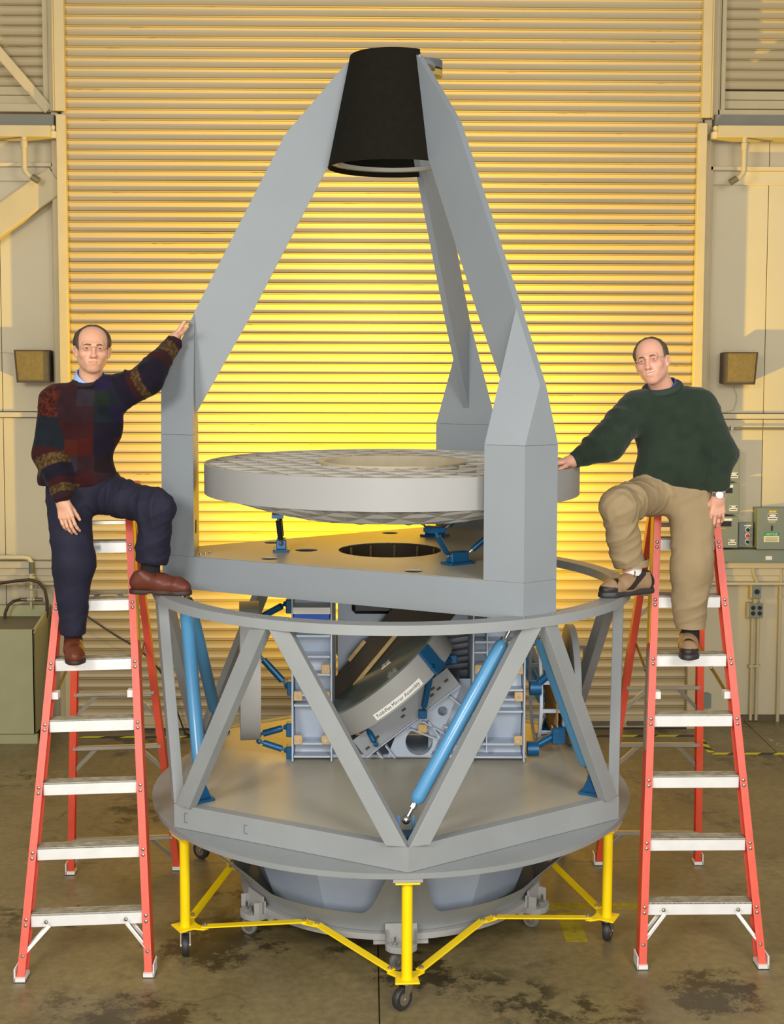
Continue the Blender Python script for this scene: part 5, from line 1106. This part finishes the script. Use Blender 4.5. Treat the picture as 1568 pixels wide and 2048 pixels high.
# ---------------- man on the left ladder
def man_left():
    root = empty('person', (-1.42, 6.5, 1.385), label='balding man in dark patchwork sweater and navy trousers, standing on left ladder touching tower', cat='person')
    hC, hR = V(-1.362, 6.535, 2.912), rotm(.26, .03, -.04)
    J = dict(neck=V(-1.385, 6.575, 2.760), R_s=V(-1.545, 6.545, 2.645), L_s=V(-1.258, 6.53, 2.690), L_e=V(-1.085, 6.50, 2.772), L_w=V(-.981, 6.665, 2.958), R_e=V(-1.570, 6.49, 2.395), R_w=V(-1.492, 6.400, 2.178),
             chest=V(-1.405, 6.575, 2.555), belly=V(-1.42, 6.575, 2.355), pel=V(-1.42, 6.59, 2.23), R_h=V(-1.500, 6.58, 2.20), L_h=V(-1.335, 6.57, 2.20), R_k=V(-1.458, 6.46, 1.845), R_a=V(-1.473, 6.50, 1.475), L_k=V(-1.022, 6.32, 2.150), L_a=V(-1.063, 6.385, 1.84))
    lo, hi = V(-1.76, 6.10, 1.36), V(-.84, 6.86, 3.06)
    S = Sdf(lo, hi, .010, ((hC-.125, hC+.125, .0027), (J['L_w']+V(-.03, -.09, -.04), J['L_w']+V(.13, .13, .16), .0028), (J['R_w']+V(-.05, -.08, -.16), J['R_w']+V(.09, .05, .03), .0028)))
    body = lambda: [S.el(J['chest'], (.155, .095, .19), None, .04), S.el(J['belly'], (.14, .10, .15), None, .05), S.el(J['pel'], (.15, .10, .11), None, .05), S.rc(J['R_s'], J['R_e'], .052, .042, .03), S.rc(J['R_e'], J['R_w'], .042, .029, .02), S.rc(J['L_s'], J['L_e'], .052, .042, .03), S.rc(J['L_e'], J['L_w'], .042, .029, .02),
                    S.rc(J['R_h'], J['R_k'], .078, .055, .03), S.rc(J['R_k'], J['R_a'], .054, .038, .02), S.rc(J['L_h'], J['L_k'], .078, .056, .03), S.rc(J['L_k'], J['L_a'], .055, .036, .02), S.rc(J['R_s'], J['L_s'], .05, .05, .05)]
    body(); S.rc(J['R_a'], J['R_a']+V(.0, -.0, -.05), .034, .030, .02); S.rc(J['R_a']+V(0, 0, -.055), J['R_a']+V(.03, -.13, -.068), .026, .02, .02); S.rc(J['L_a'], J['L_a']+V(0, 0, -.06), .034, .030, .02); S.rc(J['L_a']+V(0, 0, -.075), J['L_a']+V(.14, -.03, -.086), .024, .018, .02)
    S.rc(J['neck'], hC+hR@V(0, .022, -.05), .058, .056, .03)
    tl = hand(S, J['L_w'], (.46, .22, .86), (-.80, -.10, .46), (.45, -.85, .1), 1., (.06, .10, .10), .10, (.45, .9, -.25))
    tr = hand(S, J['R_w'], (.25, -.16, -.95), (-.25, -.95, .10), (.95, -.25, .2), 1., (.20, .40, .35), .02, (.9, .25, -.5))
    L = head(S, hC, hR, False, 1.04); P_, Q_ = S.mesh(); P_ = smooth(P_, Q_, 1, .35)
    O = V(*root.location); put('body', np_mesh('body', P_-O, Q_, SKIN, face_tint(P_, hC, hR, SK, 1.04)), root)
    face_parts(root, hC-O, hR, HAIRM, L, 1.04, False, dict(side=-.036, top=.004, fat=.006))
    collar(root, J['neck']+V(.004, -.008, .020)-O, (.10, -.14, 1), .064, mat('light_blue_shirt', (150, 180, 226), .7, bump=.05), (.28, -1, 0), .024)
    # sweater
    S = Sdf(V(-1.78, 6.28, 2.08), V(-.88, 6.88, 3.06), .0075)
    S.el(J['chest'], (.185, .125, .19), None, .05); S.el(J['belly']+V(-.015, 0, .02), (.155, .130, .17), None, .06); S.rc(J['R_s']+V(.02, 0, -.005), J['L_s']+V(-.02, 0, -.005), .080, .075, .06); S.rc(J['neck']+V(0, 0, -.03), J['neck']+V(0, 0, -.005), .085, .074, .04)
    S.rc(J['R_s'], J['R_e'], .092, .078, .05); S.rc(J['R_e'], J['R_w']+V(0, .01, .04), .078, .054, .04); S.rc(J['R_w']+V(0, .01, .05), J['R_w']+V(.0, 0, .012), .046, .043, .02)
    S.rc(J['L_s'], J['L_e'], .094, .076, .05); S.rc(J['L_e'], J['L_w']+V(-.03, -.03, -.05), .074, .052, .04); ax_ = J['L_w']-J['L_e']; ax_ /= np.linalg.norm(ax_); S.rc(J['L_w']-ax_*.06, J['L_w']-ax_*.005, .047, .044, .02)
    S.rc(V(-1.55, 6.56, 2.268), V(-1.345, 6.55, 2.275), .100, .094, .05)
    S.plane(J['R_w']+V(0, 0, -.002), (.2, -.15, -1), V(-1.6, 6.28, 2.08), V(-1.43, 6.46, 2.19)); S.plane(J['L_w'], ax_, J['L_w']-.10, J['L_w']+.15)
    S.plane(V(-1.42, 6.55, 2.235), (.04, 0, -1), V(-1.43, 6.28, 2.08), V(-1.0, 6.8, 2.4)); S.plane(V(-1.42, 6.55, 2.235), (.0, 0, -1), V(-1.78, 6.46, 2.08), V(-1.40, 6.8, 2.3))
    S.rc(J['neck']+V(.006, -.012, -.02), J['neck']+V(.01, -.02, .12), .072, .075, .006, 's')
    pal = dict(mar=(58, 22, 22), rust=(96, 40, 18), navy=(16, 22, 40), teal=(14, 36, 44), plum=(48, 28, 34), tan=(110, 86, 46), red=(92, 28, 18), slate=(48, 46, 54), ind=(30, 28, 66), blk=(24, 18, 22), grn=(20, 44, 36))
    pal = {k: V(*lin(v))*(.38 if k in ('tan', 'rust', 'red') else .55)+V(*lin((40, 26, 28)))*.38 for k, v in pal.items()}
    def colf(P0):
        P1 = P0+O if False else P0
        c = np.zeros((len(P1), 3)); x, z = P1[:, 0], P1[:, 2]
        wv = .012*vn(P1, 14, 7); xi = np.clip(((x+wv+1.60)/.085).astype(int), 0, 4); zi = np.clip(((2.80-z+wv)/.082).astype(int), 0, 6)
        grid = [['mar', 'mar', 'blk', 'ind', 'teal'], ['rust', 'plum', 'slate', 'grn', 'teal'], ['plum', 'plum', 'plum', 'teal', 'ind'], ['plum', 'mar', 'mar', 'navy', 'navy'], ['blk', 'rust', 'red', 'navy', 'mar'], ['slate', 'slate', 'plum', 'blk', 'teal'], ['mar', 'plum', 'mar', 'plum', 'blk']]
        for i in range(7):
            for j in range(5): c[(zi == i) & (xi == j)] = pal[grid[i][j]]
        def arm(a, e, w, bands):
            t1, d1 = seg_t(P1, a, e); t2, d2 = seg_t(P1, e, w); dm = np.minimum(d1, d2); t = np.where(d1 < d2, t1*.5, .5+t2*.5); sel = dm < .097
            sel &= (np.linalg.norm(P1-a, axis=1) > .045)
            for t0, t1_, nm in bands:
                m_ = sel & (t >= t0) & (t < t1_); c[m_] = pal[nm]
                if nm in ('tan', 'rust'): c[m_] = c[m_]*(1+.4*np.sign(vn(P1[m_], 140, 5)))[:, None]
        arm(J['R_s'], J['R_e'], J['R_w'], ((0, .16, 'rust'), (.16, .45, 'teal'), (.45, .55, 'mar'), (.55, .66, 'tan'), (.66, .80, 'navy'), (.80, .87, 'mar'), (.87, .95, 'tan'), (.95, 1.01, 'plum')))
        arm(J['L_s'], J['L_e'], J['L_w'], ((.12, .30, 'navy'), (.30, .37, 'mar'), (.37, .48, 'tan'), (.48, .66, 'navy'), (.66, .80, 'mar'), (.80, .93, 'tan'), (.93, 1.01, 'plum')))
        return c*(1+.18*vn(P1, 25, 2))[:, None]
    f1, f2, f3 = fold_along(J['R_s'], J['R_w'], .008, 6, 4, .07), fold_along(J['L_s'], J['L_w'], .009, 7, 6, .07), lambda p: .006*vn(p*V(1, 1, 1.6), 9, 8)
    sw = garment('sweater', S, KNIT, root, colf, lambda p: f1(p)+f2(p)+f3(p), 3); shift(sw, O)
    mb = MB(); nb = J['neck']+V(.004, -.010, .004)-O; mb.path([nb+V(.082*math.sin(t), -.084*math.cos(t), -.007-.022*math.cos(t)+.006*math.sin(t)) for t in np.linspace(0, 2*PI, 33)[:-1]], .0125, 10, True); o = mb.ob('sweater_collar', mat('dark_rib', (30, 24, 28), .9, var=.1), root, True)
    # trousers
    S = Sdf(V(-1.78, 6.10, 1.44), V(-.85, 6.80, 2.36), .008)
    S.el(J['pel']+V(0, 0, .01), (.172, .125, .13), None, .05); S.rc(J['R_h'], J['R_k']+V(0, .01, .02), .114, .096, .05); S.rc(J['R_k']+V(0, .01, .02), J['R_a']+V(.003, 0, .03), .095, .067, .05); S.rc(J['L_h'], J['L_k'], .108, .082, .04); S.rc(J['L_k'], J['L_a']+V(.0, 0, .0), .082, .084, .04)
    S.plane(V(-1.47, 6.5, 1.490), (0, 0, -1), V(-1.7, 6.3, 1.40), V(-1.33, 6.7, 1.7)); S.plane(V(-1.06, 6.38, 1.872), (-.12, 0, -1), V(-1.2, 6.1, 1.7), V(-.9, 6.6, 2.0)); S.plane(V(-1.42, 6.55, 2.30), (0, 0, 1), V(-1.7, 6.3, 2.2), V(-1.2, 6.8, 2.4))
    nv = V(*lin((34, 34, 50)))
    f1, f2, f3 = fold_along(J['R_h'], J['R_a'], .008, 5, 11, .09), fold_along(J['L_h'], J['L_k'], .010, 7, 12, .09), fold_along(J['L_k'], J['L_a'], .007, 5, 13, .09)
    tr_ = garment('trousers', S, CLOTH, root, lambda p: np.tile(nv, (len(p), 1))*(1+.12*vn(p, 14, 4))[:, None], lambda p: f1(p)+f2(p)+f3(p)+.006*vn(p*V(1.6, 1.6, .7), 8, 3), 2); shift(tr_, O)
    # sock and shoes
    MB().tube(V(-1.066, 6.383, 1.775)-O, V(-1.060, 6.375, 1.93)-O, .048, .046, 20).ob('sock', SOCK, root, True); MB().tube(V(-1.470, 6.50, 1.43)-O, V(-1.473, 6.50, 1.56)-O, .045, .044, 20).ob('sock', SOCK, root, True)
    sh = shoe('shoe', (-1.150, 6.375, 1.726), (-.868, 6.325, 1.726), 1.7245, 0, [lin((94, 48, 34)), lin((60, 30, 22))], root, False, None, 'brown leather shoe resting on the grey ring'); shift(sh, O)
    sh = shoe('shoe', (-1.488, 6.560, 1.381), (-1.425, 6.325, 1.381), 1.380, 0, [lin((98, 50, 30)), lin((60, 30, 22))], root, False, None, 'brown leather shoe standing on a ladder step'); shift(sh, O)
def shift(o, O):
    """bring a part built in world coordinates into its owner's space"""
    for x in [o]+list(o.children): x.data.transform(Matrix.Translation(Vector(-O)))
man_left()
# ---------------- man on the right ladder
def man_right():
    root = empty('person', (1.55, 6.5, 1.405), label='smiling man in dark green sweater and khaki trousers, standing on right ladder', cat='person')
    hC, hR = V(1.404, 6.520, 2.862), rotm(-.42, -.20, -.05)
    J = dict(neck=V(1.478, 6.575, 2.722), R_s=V(1.335, 6.545, 2.625), L_s=V(1.660, 6.55, 2.645), R_e=V(1.175, 6.46, 2.458), R_w=V(1.000, 6.42, 2.372), L_e=V(1.752, 6.49, 2.405), L_w=V(1.735, 6.455, 2.195),
             chest=V(1.515, 6.575, 2.545), belly=V(1.535, 6.575, 2.36), pel=V(1.545, 6.59, 2.205), R_h=V(1.455, 6.58, 2.20), L_h=V(1.640, 6.58, 2.19), R_k=V(1.205, 6.28, 2.165), R_a=V(1.292, 6.365, 1.82), L_k=V(1.612, 6.465, 1.83), L_a=V(1.618, 6.49, 1.50))
    lo, hi = V(.84, 6.08, 1.38), V(1.90, 6.86, 3.02)
    S = Sdf(lo, hi, .010, ((hC-.125, hC+.125, .0027), (J['R_w']+V(-.14, -.07, -.05), J['R_w']+V(.03, .06, .03), .0028), (J['L_w']+V(-.07, -.06, -.16), J['L_w']+V(.05, .06, .03), .0028)))
    S.el(J['chest'], (.16, .095, .19), None, .04); S.el(J['belly'], (.14, .10, .15), None, .05); S.el(J['pel'], (.15, .10, .11), None, .05); S.rc(J['R_s'], J['L_s'], .05, .05, .05)
    for a, e, w_ in (('R_s', 'R_e', 'R_w'), ('L_s', 'L_e', 'L_w')): S.rc(J[a], J[e], .052, .042, .03); S.rc(J[e], J[w_], .042, .029, .02)
    for a, e, w_ in (('R_h', 'R_k', 'R_a'), ('L_h', 'L_k', 'L_a')): S.rc(J[a], J[e], .078, .055, .03); S.rc(J[e], J[w_], .054, .037, .02)
    S.rc(J['R_a'], J['R_a']+V(0, 0, -.05), .034, .03, .02); S.rc(J['R_a']+V(0, 0, -.06), J['R_a']+V(-.11, -.06, -.068), .024, .018, .02); S.rc(J['L_a'], J['L_a']+V(0, 0, -.05), .034, .03, .02); S.rc(J['L_a']+V(0, 0, -.055), J['L_a']+V(-.03, -.12, -.068), .024, .018, .02)
    S.rc(J['neck'], hC+hR@V(0, .022, -.05), .058, .056, .03)
    hand(S, J['R_w'], (-.97, -.10, -.10), (.05, .0, 1), (0, -1, 0), 1., (.05, .12, .12), .08, (.6, .75, -.2))
    hand(S, J['L_w'], (-.02, .06, -1), (.15, -.98, 0), (-1, -.1, 0), 1., (.15, .45, .35), .05, (.7, .5, -.4))
    L = head(S, hC, hR, True, .99); P_, Q_ = S.mesh(); P_ = smooth(P_, Q_, 1, .35); O = V(*root.location)
    put('body', np_mesh('body', P_-O, Q_, SKIN, face_tint(P_, hC, hR, (.70, .37, .26), .99)), root)
    face_parts(root, hC-O, hR, HAIRM2, L, .99, True, dict(side=-.032, top=-.006, lean=.12, fat=.004))
    collar(root, J['neck']+V(-.006, -.006, .012)-O, (-.30, -.12, 1), .064, mat('blue_shirt', (58, 74, 150), .7, bump=.05), (-.35, -1, 0), .020)
    S = Sdf(V(.92, 6.26, 2.12), V(1.92, 6.80, 2.82), .0075)
    S.el(J['chest'], (.190, .125, .19), None, .05); S.el(J['belly']+V(0, 0, .02), (.170, .130, .16), None, .06); S.rc(J['R_s']+V(.03, 0, -.005), J['L_s']+V(-.03, 0, -.0), .080, .078, .06); S.rc(J['neck']+V(.0, 0, -.04), J['neck']+V(0, 0, -.008), .090, .076, .04)
    S.rc(J['R_s'], J['R_e'], .092, .088, .05); S.rc(J['R_e'], J['R_w']+V(.07, .01, .03), .088, .058, .05); ax_ = J['R_w']-J['R_e']; ax_ /= np.linalg.norm(ax_); S.rc(J['R_w']-ax_*.06, J['R_w']-ax_*.01, .046, .043, .02); S.plane(J['R_w']-ax_*.004, ax_, V(.92, 6.3, 2.3), V(1.03, 6.55, 2.45))
    S.rc(J['L_s']+V(-.01, 0, -.01), J['L_e'], .088, .082, .04); S.rc(J['L_e'], J['L_w']+V(0, 0, .09), .080, .058, .03); S.rc(J['L_w']+V(0, 0, .07), J['L_w']+V(0, 0, .03), .048, .045, .02); S.plane(J['L_w']+V(0, 0, .026), (0, 0, -1), V(1.675, 6.3, 2.12), V(1.85, 6.7, 2.26))
    S.rc(V(1.435, 6.565, 2.288), V(1.640, 6.565, 2.268), .105, .108, .05); S.plane(V(1.535, 6.55, 2.238), (-.12, 0, -1), V(1.2, 6.26, 2.12), V(1.672, 6.8, 2.34))
    S.rc(J['neck']+V(-.008, -.014, -.012), J['neck']+V(-.04, -.03, .12), .073, .076, .006, 's')
    gr = V(*lin((41, 53, 42)))
    f1, f2 = fold_along(J['R_s'], J['R_w'], .009, 6, 4, .07), fold_along(J['L_s'], J['L_w'], .009, 6, 6, .07)
    sw = garment('sweater', S, RIBK, root, lambda p: np.tile(gr, (len(p), 1))*(1+.15*vn(p, 25, 2))[:, None], lambda p: f1(p)+f2(p)+.006*vn(p*V(1, 1, 1.6), 9, 8), 3); shift(sw, O)
    nb = J['neck']+V(-.008, -.008, -.002)-O; MB().path([nb+V(.084*math.sin(t), -.086*math.cos(t), +.008-.022*math.cos(t)+.018*math.sin(t)) for t in np.linspace(0, 2*PI, 33)[:-1]], .019, 12, True).ob('sweater_collar', mat('green_rib', (42, 56, 46), .9, var=.1), root, True)
    S = Sdf(V(1.02, 6.06, 1.46), V(1.84, 6.80, 2.36), .008)
    S.el(J['pel']+V(0, 0, .02), (.172, .125, .13), None, .05); S.rc(J['R_h'], J['R_k'], .112, .084, .04); S.rc(J['R_k'], J['R_a']+V(0, 0, .02), .083, .078, .04); S.rc(J['L_h'], J['L_k'], .120, .094, .05); S.rc(J['L_k'], J['L_a']+V(0, 0, .03), .094, .076, .05)
    S.plane(V(1.292, 6.36, 1.858), (.1, 0, -1), V(1.1, 6.06, 1.7), V(1.45, 6.5, 2.0)); S.plane(V(1.62, 6.5, 1.525), (0, 0, -1), V(1.45, 6.3, 1.40), V(1.8, 6.7, 1.7)); S.plane(V(1.5, 6.55, 2.33), (0, 0, 1), V(1.2, 6.3, 2.2), V(1.84, 6.8, 2.4))
    kh = V(*lin((150, 131, 99)))
    f1, f2, f3 = fold_along(J['L_h'], J['L_a'], .011, 5, 11, .09), fold_along(J['R_h'], J['R_k'], .012, 7, 12, .09), fold_along(J['R_k'], J['R_a'], .010, 6, 13, .09)
    tr_ = garment('trousers', S, CLOTH, root, lambda p: np.tile(kh, (len(p), 1))*(1+.07*vn(p, 14, 4))[:, None], lambda p: f1(p)+f2(p)+f3(p)+.008*vn(p*V(1.6, 1.6, .7), 8, 3), 2); shift(tr_, O)
    for a, r_, z in (('R_a', .082, 1.862), ('L_a', .074, 1.530)):
        c = J[a]-O; c[2] = z-O[2]; MB().lathe([(r_-.006, 0), (r_, 0), (r_, .032), (r_-.006, .034)], 32, Vector(c)).ob('trouser_cuff', mat('khaki_cuff', (148, 129, 97), .8, var=.05), root, True)
    WS = mat('white_sock', (220, 218, 210), .9); MB().tube(V(1.298, 6.365, 1.765)-O, V(1.294, 6.362, 1.91)-O, .049, .046, 20).ob('sock', WS, root, True); MB().tube(V(1.618, 6.49, 1.45)-O, V(1.618, 6.49, 1.58)-O, .046, .044, 20).ob('sock', SOCK, root, True)
    tn, dk = lin((150, 122, 92)), lin((46, 40, 36))
    sh = shoe('shoe', (1.392, 6.40, 1.726), (1.125, 6.255, 1.726), 1.7245, 0, [tn, dk], root, True, None, 'tan and black trail shoe resting on the grey ring'); shift(sh, O)
    sh = shoe('shoe', (1.628, 6.565, 1.406), (1.565, 6.315, 1.406), 1.403, 0, [tn, dk], root, True, None, 'tan and black trail shoe standing on a ladder step'); shift(sh, O)
    w0 = J['L_w']+V(0, 0, .010)-O
    wt = MB().lathe([(.031, -.009), (.034, -.009), (.034, .009), (.031, .009)], 32, Vector(w0)).ob('wristwatch', STEEL, root, True)
    MB().tube(w0+V(-.004, -.030, 0), w0+V(-.004, -.040, .001), .018, n=24).ob('watch_face', mat('white_dial', (240, 240, 238), .25), wt, True)
    MB().lathe([(.0092, -.0025), (.0108, -.0025), (.0108, .0025), (.0092, .0025)], 20, Vector(J['L_w']-O+V(.012, -.004, -.105)), Matrix.Rotation(.2, 3, 'X')).ob('finger_ring', GWIRE, root, True)
man_right()
